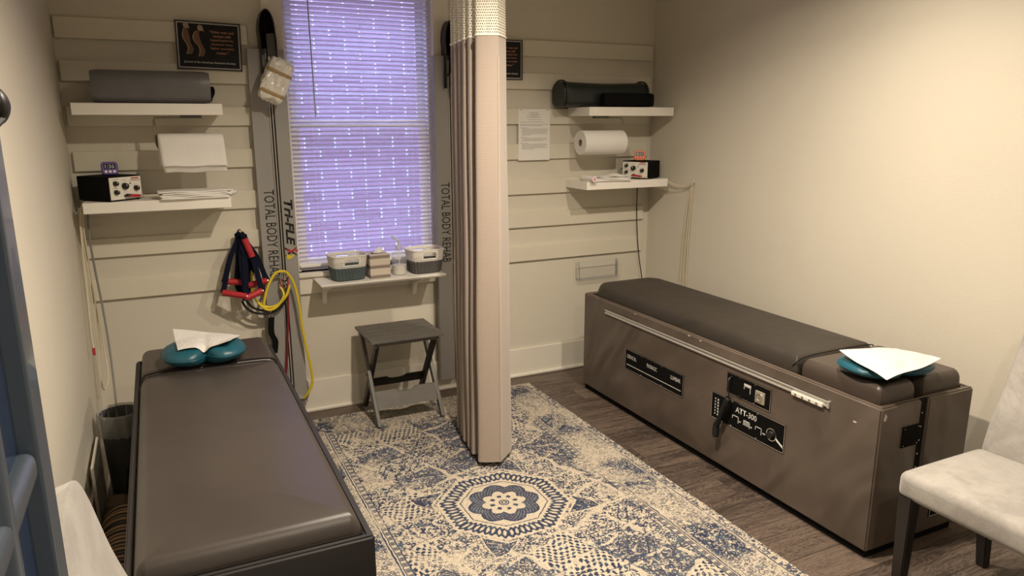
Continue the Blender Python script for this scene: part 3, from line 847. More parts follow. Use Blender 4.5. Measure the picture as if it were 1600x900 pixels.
# ------------------------------------------------------------------ curtain
def curtain():
    t=thing('privacy_curtain','beige woven privacy curtain with white mesh top gathered in pleats in mid room','curtain',(0,0,0))
    plan=[(1.395,2.915),(1.378,2.872),(1.295,2.790),(1.278,2.782),(1.205,2.812),(1.192,2.832),(1.222,2.872),(1.320,2.885),(1.320,2.905),(1.214,2.905),(1.201,2.922),(1.218,2.945),(1.325,2.960),(1.325,2.978),(1.218,2.976),(1.206,2.992),(1.222,3.014),(1.33,3.034),(1.33,3.052),(1.232,3.052),(1.220,3.070),(1.236,3.092),(1.34,3.112),(1.34,3.130),(1.247,3.130),(1.235,3.150),(1.251,3.172),(1.35,3.190),(1.35,3.206),(1.262,3.212),(1.250,3.232),(1.28,3.25),(1.38,3.25)]
    P=smoothpts([(x,y,0) for x,y in plan],6)
    arc=[0]
    for a,b in zip(P,P[1:]): arc.append(arc[-1]+(b-a).length)
    def build(z0,z1,nz_,m,name,label=None,flare=True):
        bm=BM(); uv=bm.loops.layers.uv.new('UVMap'); rows=[]
        for j in range(nz_+1):
            z=z0+(z1-z0)*j/nz_; row=[]
            for i,p in enumerate(P):
                f=(CEIL-z)/CEIL
                w1=.004*math.sin(arc[i]*9+z*2.3)*f+.003*math.sin(z*7+arc[i]*21)*f
                row.append(bm.verts.new((1.275+(p.x-1.275)*(.78+.22*f)+w1,p.y+w1*.5,z)))
            rows.append(row)
        for j in range(nz_):
            for i in range(len(P)-1):
                fc=bm.faces.new((rows[j][i],rows[j][i+1],rows[j+1][i+1],rows[j+1][i]))
                zz=[z0+(z1-z0)*q/nz_ for q in (j,j,j+1,j+1)]; ii=[i,i+1,i+1,i]
                for l,q,k in zip(fc.loops,zz,ii): l[uv].uv=(arc[k],q)
        o=obj(name,bm,m,t,ang=75)
        if label: o['label']=label
        return o
    build(.035,1.885,60,M_cweave,'fabric')
    build(1.885,CEIL-.02,16,M_cmesh,'mesh_header','white net header')
    bm=BM(); 
    tube(bm,[(1.275+(p.x-1.275)*.832,p.y,1.885) for p in P],.004,6); obj('header_seam',bm,M_cream,t)
    # hem stitching strip of the leading edge
    bm=BM(); 
    tube(bm,[(1.275+(1.285-1.275)*(.78+.22*(CEIL-z)/CEIL),2.777,z) for z in (.05,.6,1.2,1.8)],.0014,5); obj('edge_hem',bm,mat('hem_thread',(.62,.52,.40),.7),t)
    tr_=thing('curtain_track','white ceiling curtain track above the privacy curtain','curtain track',(1.275,2.0,CEIL-.012))
    bm=BM(); abox(bm,-.014,.014,-2.6,1.82,-.010,.011,.002); obj('rail',bm,M_whitep,tr_)
curtain()

# ------------------------------------------------------------------ blinds
def blinds():
    t=thing('window_blinds','white horizontal mini blinds, slats half open, in the window','window blinds',((WX0+WX1)/2,YB+.022,WZ0))
    x0,x1=WX0+.012-(WX0+WX1)/2,WX1-.010-(WX0+WX1)/2; z0=.055; z1=WZ1-WZ0-.04; pitch=.0222; n=int((z1-z0)/pitch)
    bm=BM(); tilt=R_(31); hw=.0130
    for k in range(n):
        z=z0+k*pitch; P=[]
        for s in (-1,-.33,.33,1):
            a=hw*s; c=.0016*(1-s*s)
            y=a*math.cos(tilt); zz=-a*math.sin(tilt)+c
            P.append([bm.verts.new((x0,y,z+zz)),bm.verts.new((x1,y,z+zz))])
        for A,B in zip(P,P[1:]): bm.faces.new((A[0],A[1],B[1],B[0]))
    obj('slats',bm,M_slat,t,ang=80)
    bm=BM(); abox(bm,x0,x1,-.011,.011,.022,.037,.003); obj('bottom_rail',bm,M_whitep,t)
    bm=BM(); abox(bm,x0,x1,-.014,.014,z1,z1+.03,.002); obj('head_rail',bm,M_whitep,t)
    bm=BM()
    for x in (x0+.11,0,x1-.11):
        for y in (-.0125,.0125): tube(bm,[(x,y,.03),(x,y,z1)],.0006,4)
    obj('ladder_cord',bm,M_whitep,t)
    bm=BM(); tube(bm,[(x0+.125,-.020,.80),(x0+.118,-.020,z1)],.0032,6); obj('tilt_wand',bm,mat('clear_wand',(.40,.38,.36),.2),t)
blinds()

# ------------------------------------------------------------------ shelf under the window with its things
def sill_shelf():
    t=thing('wall_shelf','white wooden ledge shelf on two brackets under the window','shelf',(1.025,3.74,.744))
    bm=BM(); o=[(-.335,-.105),(.335,-.105),(.335,.098),(-.335,.098)]
    puffy(bm,o,[(.010,-.018),(.004,-.012),(0,-.006),(0,-.001),(.002,0)]); obj('board',bm,M_white,t,ang=20)
    for x in (-.285,.215):
        bm=BM(); prof=[(.100,-.018),(.100,-.135),(.085,-.140),(.078,-.120),(.060,-.075),(-.03,-.040),(-.055,-.034),(-.06,-.018)]
        A=[bm.verts.new((x-.010,y,z)) for y,z in prof]; B=[bm.verts.new((x+.010,y,z)) for y,z in prof]
        for k in range(len(prof)): bm.faces.new((A[k],A[(k+1)%len(prof)],B[(k+1)%len(prof)],B[k]))
        bm.faces.new(A[::-1]); bm.faces.new(B); bmesh.ops.recalc_face_normals(bm,faces=bm.faces); obj('bracket',bm,M_white,t)
sill_shelf()
def basket(loc,rz,col,label):
    t=thing('storage_basket',label,'basket',loc,rz,None)
    mB=mat('basket_body',col,.55); mT=mat('basket_rim',(.78,.75,.68),.5)
    H=.128; hs=.068; n=120
    def outl(z,k=0):
        f=z/H; a=.076+.020*f**.8; b_=.062+.016*f**.8
        out=[]
        for i in range(n):
            th=2*PI*i/n; e=.42
            out.append(Vector((math.copysign(abs(math.cos(th))**e,math.cos(th))*(a+k),math.copysign(abs(math.sin(th))**e,math.sin(th))*(b_+k),z)))
        # respace evenly
        L=[0]
        for i in range(n): L.append(L[-1]+(out[(i+1)%n]-out[i]).length)
        res=[]; j=0
        for i in range(n):
            tgt=L[-1]*i/n
            while L[j+1]<tgt: j+=1
            res.append(out[j].lerp(out[(j+1)%n],(tgt-L[j])/(L[j+1]-L[j]+1e-9)))
        return res
    def wall(zs,skip,rib=False):
        bm=BM(); rows=[]
        for j,z in enumerate(zs):
            q=outl(z); 
            row=[]
            for i,p in enumerate(q):
                kk=.0035 if (rib and i%4<2) else 0
                d=Vector((p.x,p.y,0)).normalized()
                row.append(bm.verts.new(p+d*kk))
            rows.append(row)
        for j in range(len(zs)-1):
            for i in range(n):
                if skip(i,j,rows[j][i].co): continue
                bm.faces.new((rows[j][i],rows[j][(i+1)%n],rows[j+1][(i+1)%n],rows[j+1][i]))
        return bm,rows
    zs=[0.004+(hs-.004)*k/10 for k in range(11)]
    bm,rows=wall(zs,lambda i,j,p:False,True); bm.faces.new(rows[0][::-1])
    o=obj('body',bm,mB,t,ang=30); md=o.modifiers.new('s','SOLIDIFY'); md.thickness=.003
    zt=[hs+(H-hs)*k/12 for k in range(13)]
    def sk(i,j,p):
        if abs(p.y)>.05 and abs(p.x)<.036 and 3<=j<=8: return (abs(p.x)/.036)**4+abs((j-5.5)/3.4)**4<1.2
        if abs(p.y)>.05 and abs(p.x)<.046 and 2<=j<=9: return False
        return (i%2==0) and (j%2==1) and 1<=j<=10
    bm,rows=wall(zt,sk); o=obj('rim',bm,mT,t,ang=30); md=o.modifiers.new('s','SOLIDIFY'); md.thickness=.003
    bm=BM(); tube(bm,[p+Vector((0,0,0)) for p in outl(H)],.0032,8,closed=True); obj('lip',bm,mT,t)
ZS=.745
basket((.852,3.745,ZS),R_(4),(.065,.092,.098),'small basket with white perforated rim and slate teal base, left end of the window shelf')
basket((1.275,3.745,ZS),R_(4),(.075,.070,.068),'small basket with white perforated rim and grey base, right end of the window shelf')
def tissue():
    t=thing('tissue_box','cube tissue box with grey stripes between the baskets on the window shelf','tissue box',(1.008,3.735,ZS),R_(3))
    m,nt,b=new_mat('tissue_card'); (x,y,z),v=coords(nt)
    n=nz(nt,vec(nt,x*8,y*8,z*220),1,3,.6)
    st=((z*(PI*2/.052)+.6).sin()*.5+n*.6-.2).ss(.25,.5)
    nt.links.new(mixc(nt,st,(.62,.55,.46),(.24,.20,.17)),b.inputs['Base Color']); b.inputs['Roughness'].default_value=.5
    bm=BM(); abox(bm,-.055,.055,-.055,.055,0,.125,.0015); obj('carton',bm,m,t)
    bm=BM(); puffy(bm,[(.034*math.cos(2*PI*k/24),.022*math.sin(2*PI*k/24)) for k in range(24)],[(0,.1252),(0,.1256)]); obj('opening',bm,M_blackm,t)
    bm=BM(); n_=20; rows=[]
    for j in range(7):
        f=j/6; row=[]
        for k in range(n_):
            a=2*PI*k/n_; r=(.022*(1-f)**.7+.002)*(1+.35*math.sin(3*a+f*3))
            row.append(bm.verts.new((.010+r*math.cos(a)*1.0+.006*f,r*.35*math.sin(a),.1258+.030*f)))
        rows.append(row)
    for A,B in zip(rows,rows[1:]):
        for k in range(n_): bm.faces.new((A[k],A[(k+1)%n_],B[(k+1)%n_],B[k]))
    bm.faces.new(rows[-1]); obj('tissue',bm,M_paper,t)
tissue()
def bottle():
    t=thing('pump_bottle','clear pump bottle part filled with cream between tissue box and grey basket','bottle',(1.130,3.735,ZS))
    bm=BM(); lathe(bm,[(.0385,0),(.040,.004),(.040,.105),(.034,.118),(.018,.128),(.015,.133),(.015,.140)],36); obj('bottle_body',bm,film_mat('bottle_clear',(.93,.94,.96),.12,.06),t)
    bm=BM(); lathe(bm,[(.0365,.003),(.0365,.052),(0,.052)],32); obj('contents',bm,mat('cream_soap',(.74,.70,.60),.5),t)
    bm=BM(); lathe(bm,[(.017,.138),(.017,.156),(.012,.160),(.008,.161),(.008,.182),(0,.182)],24)
    tube(bm,smoothpts([(0,0,.180),(-.012,-.004,.190),(-.030,-.010,.200),(-.040,-.014,.214)],4),.007,10)
    obj('pump',bm,film_mat('pump_frosted',(.85,.85,.85),.45,.3),t); 
    bm=BM(); tube(bm,[(0,0,.01),(0,0,.14)],.002,6); obj('dip_tube',bm,M_whitep,t)
    g=bm
bottle()

# ------------------------------------------------------------------ floating shelves
def fshelf(x0,x1,z0,z1,label):
    bm=BM(); abox(bm,-(x1-x0)/2,(x1-x0)/2,-.12,.12,0,z1-z0,.0015,2)
    o=obj('floating_shelf',bm,M_white,loc=((x0+x1)/2,3.721,z0)); tag(o,label,'shelf')
fshelf(-.292,.297,1.578,1.627,'white floating shelf at upper left carrying the grey bolster')
fshelf(-.297,.300,1.163,1.210,'white floating shelf at lower left carrying the purple timer and black unit')
fshelf(2.224,2.812,1.576,1.625,'white floating shelf at upper right carrying the dark green bolster')
fshelf(2.217,2.790,1.160,1.206,'white floating shelf at lower right carrying the orange timer and black unit')

# bolsters
def bolster(name,loc,L,dy,h,m,label,rz=0,ends=.012,sag=0,e=.6):
    t=thing(name,label,'bolster',loc,rz)
    bm=BM(); n=40; rings=[]
    N=18
    for j in range(N+1):
        f=j/N; x=-L/2+L*f; q=min(f,1-f)*L; k=1 if q>ends else math.sqrt(max(0,1-((ends-q)/ends)**2))*.07+.93
        s=1-sag*math.sin(f*PI)
        ring=[]
        for i in range(n):
            a=2*PI*i/n; cy=math.copysign(abs(math.cos(a))**e,math.cos(a)); cz=math.sin(a)
            cz = cz**(.8) if cz>0 else -abs(cz)**.35
            ring.append(bm.verts.new((x,dy/2*cy*k,(h*.5*(1+cz*k))*(s if cz>0 else 1))))
        rings.append(ring)
    for A,B in zip(rings,rings[1:]):
        for i in range(n): bm.faces.new((A[i],A[(i+1)%n],B[(i+1)%n],B[i]))
    bm.faces.new(rings[0][::-1]); bm.faces.new(rings[-1]); bmesh.ops.recalc_face_normals(bm,faces=bm.faces)
    for v in bm.verts:
        v.co.z=max(v.co.z,0.0)
    obj('cover',bm,m,t,ang=50)
    return t
b1=bolster('foam_bolster',(.022,3.700,1.628),.468,.17,.140,M_bolst,'long grey vinyl bolster lying on the upper left shelf',ends=.02)
bm=BM(); ribbon(bm,smoothpts([(.232,-.04,.02),(.246,-.03,.05),(.243,0,.075),(.24,.03,.05),(.236,.03,.012)],4),(1,0,0),.003,.018); obj('carry_strap',bm,M_blackm,b1)
b2=bolster('foam_bolster',(2.395,3.750,1.627),.57,.165,.142,M_bolstg,'dark green vinyl bolster with raised ends on the upper right shelf',R_(-1.5),ends=.02,sag=.06,e=.8)
for s in (-1,1):
    bm=BM(); pts=[]
    for i in range(40):
        a=2*PI*i/40; cy=math.copysign(abs(math.cos(a))**.8,math.cos(a)); cz=math.sin(a); cz=cz**.8 if cz>0 else -abs(cz)**.35
        pts.append((s*.270,.083*cy,max(.004,.073*(1+cz))))
    tube(bm,pts,.005,8,closed=True); obj('end_piping',bm,M_bolstg,b2)
b3=bolster('small_cushion',(2.50,3.632,1.627),.34,.050,.078,M_blackm,'small black cushion in front of the dark green bolster',ends=.02)

# paper towel holders
def holder(loc,mir,label):
    t=thing('paper_towel_holder',label,'paper towel holder',loc)
    bm=BM(); abox(bm,-.045,.045,-.018,.018,-.012,0,.002); obj('mounting_plate',bm,M_alud,t)
    s=-1 if mir else 1
    bm=BM(); xx=.155*s
    tube(bm,smoothpts([(0,0,-.008),(xx*.9,0,-.010),(xx-.006*s,0,-.014),(xx,0,-.03),(xx,0,-.10),(xx-.004*s,0,-.135),(xx-.02*s,0,-.145),(xx-.10*s,0,-.145)],5),.0042,8)
    if mir: 
        tube(bm,smoothpts([(xx+.006,.012,-.014),(xx+.002,.012,-.03),(xx+.006,.012,-.12),(xx+.02,.008,-.145)],5),.0035,8)
    obj('arm',bm,mat('satin_wire',(.30,.27,.22),.35,metal=.7),t)
    return t
holder((.168,3.700,1.577),True,'dark metal paper towel holder under the upper left shelf')
holder((2.365,3.705,1.575),False,'dark metal paper towel holder under the upper right shelf')
def roll(loc,L,r,label,m=M_paper):
    t=thing('paper_towel_roll',label,'paper towel roll',loc)
    bm=BM(); lathe(bm,[(.021,-L/2),(r-.002,-L/2),(r,-L/2+.003),(r,L/2-.003),(r-.002,L/2),(.021,L/2),(.021,-L/2)],48,(0,0,0),'X'); obj('paper',bm,M_paper,t)
    bm=BM(); lathe(bm,[(.0205,-L/2+.001),(.0205,L/2-.001),(.0185,L/2-.001),(.0185,-L/2+.001),(.0205,-L/2+.001)],32,(0,0,0),'X'); obj('core',bm,mat('cardboard',(.35,.25,.16),.8),t)
    return t
tR=roll((2.372,3.705,1.424),.285,.070,'thick white paper towel roll below the upper right shelf')
tL=roll((.155,3.700,1.452),.270,.040,'thin white paper towel roll hanging a sheet below the upper left shelf')
def hangsheet(parent,x0,x1,pts,name='loose_sheet'):
    bm=BM(); P=smoothpts([(0,y,z) for y,z in pts],5); rows=[]
    for j,p in enumerate(P):
        f=j/(len(P)-1); rows.append([bm.verts.new((x0+(x1-x0)*k/20+.010*f,p.y+.002*math.sin(k*.7+f*4)*f,p.z+.002*math.sin(k*.5)*f)) for k in range(21)])
    for A,B in zip(rows,rows[1:]):
        for k in range(20): bm.faces.new((A[k],A[k+1],B[k+1],B[k]))
    o=obj(name,bm,M_paper,parent,ang=60); md=o.modifiers.new('s','SOLIDIFY'); md.thickness=.0008
hangsheet(tL,-.135,.137,[(0,.045),(-.030,.038),(-.046,.012),(-.050,-.04),(-.055,-.085),(-.058,-.098)])
hangsheet(tL,-.128,.137,[(-.057,-.098),(-.045,-.105),(-.030,-.128)])
hangsheet(tL,-.145,-.10,[(.0,.043),(.030,.03),(.045,-.02),(.05,-.10)])

# folded paper stacks
def folded(loc,rz,L,D,label,n=4,pink=False):
    t=thing('folded_cloths',label,'folded paper',loc,rz)
    z=0
    for k in range(n):
        bm=BM(); hgt=.0055+.001*(k%2); l=L-.012*k*((k%2)*2-1)*.4; d=D-.004*k
        N=24; o=rrect(-l/2,l/2,-d/2,d/2,.008,3)
        puffy(bm,o,[(.0015,z),(0,z+hgt*.4),(.0015,z+hgt)])
        bmesh.ops.subdivide_edges(bm,edges=[e for e in bm.edges if e.calc_length()>.05],cuts=8)
        for v in bm.verts: v.co.z+=.0018*math.sin(v.co.x*30+k)*(1 if k else 0); v.co.y+=.002*math.sin(v.co.x*22+k*2)
        obj('folded_sheet',bm,M_paper,t); z+=hgt+.0012
    return t,z
f1,z1_=folded((.150,3.655,1.2105),R_(1),.29,.14,'folded white sheets with crumpled right end on the lower left shelf',5)
bm=BM()   # crumpled end overhanging
bmesh.ops.create_icosphere(bm,subdivisions=4,radius=1)
for v in bm.verts:
    n_=mnoise.noise(v.co*2.2)*.35+mnoise.noise(v.co*5)*.18
    v.co=v.co*(1+n_); v.co=Vector((v.co.x*.035,v.co.y*.060,v.co.z*.0145+.0185))
    v.co.z=max(v.co.z,.0005)
    v.co.x+=.145
obj('crumpled_end',bm,M_paper,f1,ang=50)
f2,z2_=folded((2.375,3.655,1.2065),R_(-3),.28,.13,'folded white cloths with a pink roll end on the lower right shelf',3)
bm=BM(); M_=Matrix.Translation((0,0,z2_))
N=16
g=[]
for j in range(N+1):
    g.append([bm.verts.new((-.12+.26*i/N,-.06+.11*j/N,z2_+.004+.014*math.exp(-((i/N-.7)/.18)**2)*math.sin(PI*j/N)+.002*math.sin(i*.9+j*.5))) for i in range(N+1)])
for j in range(N):
    for i in range(N): bm.faces.new((g[j][i],g[j][i+1],g[j+1][i+1],g[j+1][i]))
o=obj('loose_top_sheet',bm,M_paper,f2,ang=60); md=o.modifiers.new('s','SOLIDIFY'); md.thickness=.001
rl=thing('rolled_cloth','small white roll with a pink end at the left end of the lower right shelf','roll',(2.245,3.62,1.224),R_(2))
bm=BM(); lathe(bm,[(.010,-.055),(.0165,-.055),(.0165,.06),(.010,.06),(.010,-.055)],24,(0,0,0),'Y'); obj('wrap',bm,M_paper,rl)
bm=BM(); lathe(bm,[(0,-.0545),(.0098,-.0545),(.0098,.05),(0,.05)],20,(0,0,0),'Y'); obj('core',bm,mat('pink_core',(.80,.30,.45),.6),rl)

# stimulator units and timers
def stim(loc,rz,label,flip):
    t=thing('stimulator_unit',label,'electrical device',loc,rz)
    w_,d_,h_=(.170,.19,.108) if not flip else (.172,.165,.105)
    bm=BM(); abox(bm,-w_/2,w_/2,-d_/2+.004,d_/2,.003,h_,.003); obj('case',bm,M_blackm,t)
    bm=BM(); abox(bm,-w_/2+.004,w_/2-.004,-d_/2,-d_/2+.006,.007,h_-.005,.001); f=obj('front_panel',bm,M_cream,t); f['label']='cream front panel with printed scales'
    each('foot',((-1,-1),(1,-1),(1,1),(-1,1)),lambda b,x,y:lathe(b,[(0,0),(.006,0),(.006,.004)],10,(x*(w_/2-.015),y*(d_/2-.015),-.001)),M_black,t)
    yf=-d_/2
    K=[(-.055,.078,.0105),(-.055,.040,.0105),(-.008,.064,.0145),(.050,.052,.0115)]
    for x,z,r in K:
        bm=BM(); lathe(bm,[(0,-.016),(r*.8,-.016),(r*.9,-.014),(r,0)],20,(x,yf,z),'Y'); kn=obj('knob',bm,M_black,t)
        bm=BM(); abox(bm,x-.0008,x+.0008,yf-.0168,yf-.016,z,z+r*.75); obj('pointer',bm,M_whitep,kn,smooth=False)
    bm=BM()
    for x,z,r in K:
        for q in range(9):
            a=R_(-40+q*32.5); cx=x+math.cos(a)*(r+.005); cz=z+math.sin(a)*(r+.005)
            abox(bm,cx-.0007,cx+.0007,yf-.0006,yf+.001,cz-.0007,cz+.0007)
    for z in (.089,.085): abox(bm,.022,.075,yf-.0006,yf+.001,z-.001,z+.0006)
    abox(bm,-.07,-.04,yf-.0006,yf+.001,.0945,.0955); abox(bm,-.02,.006,yf-.0006,yf+.001,.0895,.0905); abox(bm,-.07,-.04,yf-.0006,yf+.001,.057,.058)
    obj('printed_scale',bm,M_print,f,smooth=False)
    bm=BM(); abox(bm,.030,.070,yf-.0006,yf+.001,.0935,.0985); obj('red_label',bm,M_red,f,smooth=False)
    bm=BM(); lathe(bm,[(0,-.004),(.0025,-.004),(.0025,0)],10,(.022,yf,.074),'Y'); obj('indicator',bm,M_black,t)
    s=1
    for q,(x0,z0) in enumerate(((-.012,.022),(-.002,.026))):
        bm=BM(); tube(bm,smoothpts([(x0,yf,z0),(x0,yf-.014,z0),(x0+.008,yf-.020,z0-.001)],4),.0042,8); obj('plug',bm,M_black,t)
        bm=BM(); tube(bm,smoothpts([(x0+.006,yf-.02,z0-.001),(x0+.045,yf-.020,z0-.005),(x0+.060,yf-.018,z0-.008)],4),.0036,8); obj('red_lead',bm,M_red,t)
        bm=BM(); tube(bm,smoothpts([(x0+.058,yf-.018,z0-.008),(x0+.078,yf-.014,z0-.010),(x0+.088,yf+.004,.006),(x0+.075,yf+.03,.004)],5),.0018,6); obj('lead_wire',bm,M_wirec,t)
    return t
stim((-.190,3.716,1.2105),R_(43),'black electrical unit with cream dial panel on the lower left shelf under the purple timer',False)
stim((2.672,3.716,1.2065),R_(-62),'black electrical unit with cream dial panel on the lower right shelf under the orange timer',True)
def timer(loc,rz,m,label,btn,tm):
    t=thing('kitchen_timer',label,'timer',loc,rz)
    Mt=Matrix.Rotation(R_(-16),4,'X')
    bm=BM(); o=rrect(-.033,.033,0,.058,.013,6)
    puffy(bm,o,[(.003,-.008),(0,-.005),(0,.004),(.003,.008)],M=Mt@Matrix.Rotation(R_(90),4,'X')); obj('case',bm,m,t)
    T=Mt@Matrix.Rotation(R_(90),4,'X')
    bm=BM(); puffy(bm,rrect(-.024,.024,.024,.049,.004,4),[(0,.0080),(.001,.0090)],M=T); s=obj('screen',bm,M_lcd,t)
    o3=T@Vector((-.018,.028,.0092)); xd=(T.to_3x3()@Vector((1,0,0))); yd=(T.to_3x3()@Vector((0,1,0)))
    text('digits',tm,M_lcdt,s,o3,xd,yd,w=.036,h=.016,ext=.0003)
    for k in (-1,0,1):
        bm=BM(); lathe(bm,[(0,.0105),(.0052,.010),(.006,.008)],16,(k*.0165,.013,0)); 
        for v in bm.verts: v.co=T@v.co
        bmesh.ops.recalc_face_normals(bm,faces=bm.faces); obj('button',bm,btn,t)
    bm=BM(); abox(bm,-.012,.012,.004,.040,.0005,.003,.001); obj('stand',bm,m,t)
timer((-.182,3.705,1.3205),R_(8),M_purple,'purple digital kitchen timer standing on the left black unit',M_whitep,'1:36')
timer((2.648,3.700,1.3135),R_(-36),M_orange,'orange digital kitchen timer standing on the right black unit',mat('orange_button',(.55,.12,.05),.5),'8:15')

# ------------------------------------------------------------------ framed posters
M_fr=mat('poster_frame_black',(.012,.010,.010),.35); M_mat_=mat('poster_line',(.52,.50,.47),.5); M_poster=mat('poster_dark',(.010,.009,.011),.45,spec=.2)
M_pt=mat('poster_rust_text',(.40,.19,.11),.6); M_pw=mat('poster_pale_text',(.52,.50,.46),.6); M_bone=mat('poster_figure',(.16,.085,.05),.6); M_bone2=mat('poster_figure_light',(.40,.27,.19),.6)
def poster(cx,cz,label,tilt):
    t=thing('framed_poster',label,'poster',(cx,YB-.019,cz)); t.rotation_euler=(0,R_(tilt),0)
    w_,h_=.283,.215
    bm=BM()
    for a in ((-w_/2,w_/2,-h_/2,-h_/2+.006),(-w_/2,w_/2,h_/2-.006,h_/2),(-w_/2,-w_/2+.006,-h_/2,h_/2),(w_/2-.006,w_/2,-h_/2,h_/2)): abox(bm,a[0],a[1],-.012,-.001,a[2],a[3],.001)
    obj('frame',bm,M_fr,t)
    bm=BM(); abox(bm,-w_/2+.005,w_/2-.005,-.007,-.001,-h_/2+.005,h_/2-.005); obj('mount',bm,M_mat_,t)
    bm=BM(); abox(bm,-w_/2+.011,w_/2-.011,-.0078,-.006,-h_/2+.011,h_/2-.011); p=obj('print',bm,M_poster,t)
    Xd=(1,0,0);Zd=(0,0,1); y=-.0078
    for i,s in enumerate(('"Older men and','women with','hyperkyphotic','posture have','higher mortality','rates."')):
        text('lettering',s,M_pt,p,(.058,y,.058-.0185*i),Xd,Zd,h=.0125,w=min(.105,.0078*len(s)),align='C',bold=.018)
    text('lettering','Journal of the American Geriatrics Society',M_pw,p,(0,y,-.081),Xd,Zd,w=.225,h=.012,align='C',bold=.02)
    def figure(x0,z0,s,hunch):
        bm=BM()
        sk=[]
        for k in range(20):
            a=2*PI*k/20; sk.append((x0+s*(.012*math.cos(a)+hunch*.012),z0+s*(.078+.0135*math.sin(a))))
        plate_poly(bm,[(a,b_) for a,b_ in sk],(0,y-.0003,0),(1,0,0),(0,0,1),mi=1)
        plate_poly(bm,[(x0+s*(.004+hunch*.012),z0+s*.072),(x0+s*(.016+hunch*.012),z0+s*.060),(x0+s*(.013+hunch*.012),z0+s*.076)],(0,y-.0006,0),(1,0,0),(0,0,1),mi=1)
        L=[];Rr=[]
        for k in range(15):
            f=k/14; z=z0+s*(.064-.115*f)
            back=-.010-(.010+hunch*.007)*math.sin(min(1,f/.55)*PI)+(.010)*math.sin(max(0,(f-.5)/.5)*PI)*.8
            wd=.016+.016*math.sin(min(1,f/.6)*PI*.95)+.007*math.sin(max(0,(f-.55)/.45)*PI*.8)
            L.append((x0+s*(back+.006*f),z)); Rr.append((x0+s*(back+.006*f+wd),z))
        for a,b_,c,d in zip(L,L[1:],Rr[1:],Rr): plate_poly(bm,[a,b_,c,d],(0,y-.0003,0),(1,0,0),(0,0,1),mi=0)
        for a,b_ in zip(L,L[1:]): plate_poly(bm,[a,b_,(b_[0]+s*.004,b_[1]),(a[0]+s*.004,a[1])],(0,y-.0006,0),(1,0,0),(0,0,1),mi=1)
        obj('figure',bm,[M_bone,M_bone2],p,smooth=False)
    figure(-.095,.010,.98,0); figure(-.045,.002,.98,.9)
poster(.282,1.893,'black framed poster of two posture figures on the left wall boards',1.3)
poster(1.778,1.882,'black framed poster mostly hidden behind the curtain',0.0)

# notice sheet
t=tag(BM() and obj('notice_sheet',(lambda b:(abox(b,-.103,.103,-.0008,0,-.145,.145),b)[1])(BM()),M_paper,loc=(2.0,YB-.0196,1.470),smooth=False),'white printed notice sheet pinned to the wall boards right of the curtain','notice')
bm=BM(); y_=-.0012
z=.125
for k,(x0,x1) in enumerate([(-.035,.03),(-.025,.025),(-.045,.04),(-.022,.022),(-.05,.045),None,(-.04,.05),None,(-.09,.06),None,(-.09,.088),(-.09,.05),None,(-.09,-.045),(-.08,.088),(-.08,.085),(-.08,.088),(-.08,.08),(-.08,.086),(-.08,-.02),None,(-.09,-.05),(-.08,.088),(-.08,.084),(-.08,.06),None,(-.09,-.04),(-.08,.086),(-.08,.088),(-.08,.07),(-.08,.088),(-.08,.0)] ) if False else []: pass
rows=[(-.035,.03),(-.025,.025),(-.045,.04),(-.022,.022),(-.05,.045),0,(-.04,.05),0,(-.09,.06),0,(-.09,.088),(-.09,.05),0,(-.09,-.045),(-.08,.088),(-.08,.085),(-.08,.088),(-.08,.08),(-.08,.086),(-.08,-.02),0,(-.09,-.05),(-.08,.088),(-.08,.084),(-.08,.06),0,(-.09,-.04),(-.08,.086),(-.08,.088),(-.08,.07),(-.08,.088),(-.08,.0)]
for r_ in rows:
    if r_:
        x=r_[0]
        while x<r_[1]-.004:
            l=random.uniform(.006,.018); abox(bm,x,min(x+l,r_[1]),y_,-.0007,z-.0011,z+.0011); x+=l+.0022
    z-=.0066
o=obj('printed_lines',bm,mat('grey_print',(.28,.27,.25),.8),t,smooth=False)
each('pin',((-.085,),(.085,)),lambda b,x:lathe(b,[(0,-.006),(.003,-.006),(.003,0)],10,(x,-.0008,.141),'Y'),mat('gold_pin',(.5,.38,.12),.3,metal=.8),t)

# acrylic leaflet holder
t=thing('leaflet_holder','empty clear acrylic leaflet holder on the back wall above the right table','leaflet holder',(2.455,YB-.001,.56))
bm=BM(); abox(bm,-.165,.165,-.003,0,.0,.19,.001); obj('back_plate',bm,M_film,t)
bm=BM(); A=[(-.145,-.045,.02),(.145,-.045,.02),(.160,-.055,.135),(-.160,-.055,.135)]
f=[bm.verts.new(p) for p in A]+[bm.verts.new((p[0],p[1]+.003,p[2])) for p in A]
for q in ((0,1,2,3),(7,6,5,4),(0,4,5,1),(1,5,6,2),(2,6,7,3),(3,7,4,0)): bm.faces.new([f[i] for i in q])
abox(bm,-.145,.145,-.045,0,.018,.021); abox(bm,-.150,-.147,-.045,0,.02,.13); abox(bm,.147,.150,-.045,0,.02,.13)
tube(bm,[(-.160,-.055,.135),(.160,-.055,.135)],.002,6); tube(bm,[(-.145,-.045,.02),(.145,-.045,.02)],.0025,6)
tube(bm,[(-.160,-.055,.135),(-.145,-.045,.02)],.0018,6); tube(bm,[(.160,-.055,.135),(.145,-.045,.02)],.0018,6)
obj('pocket',bm,M_film,t)

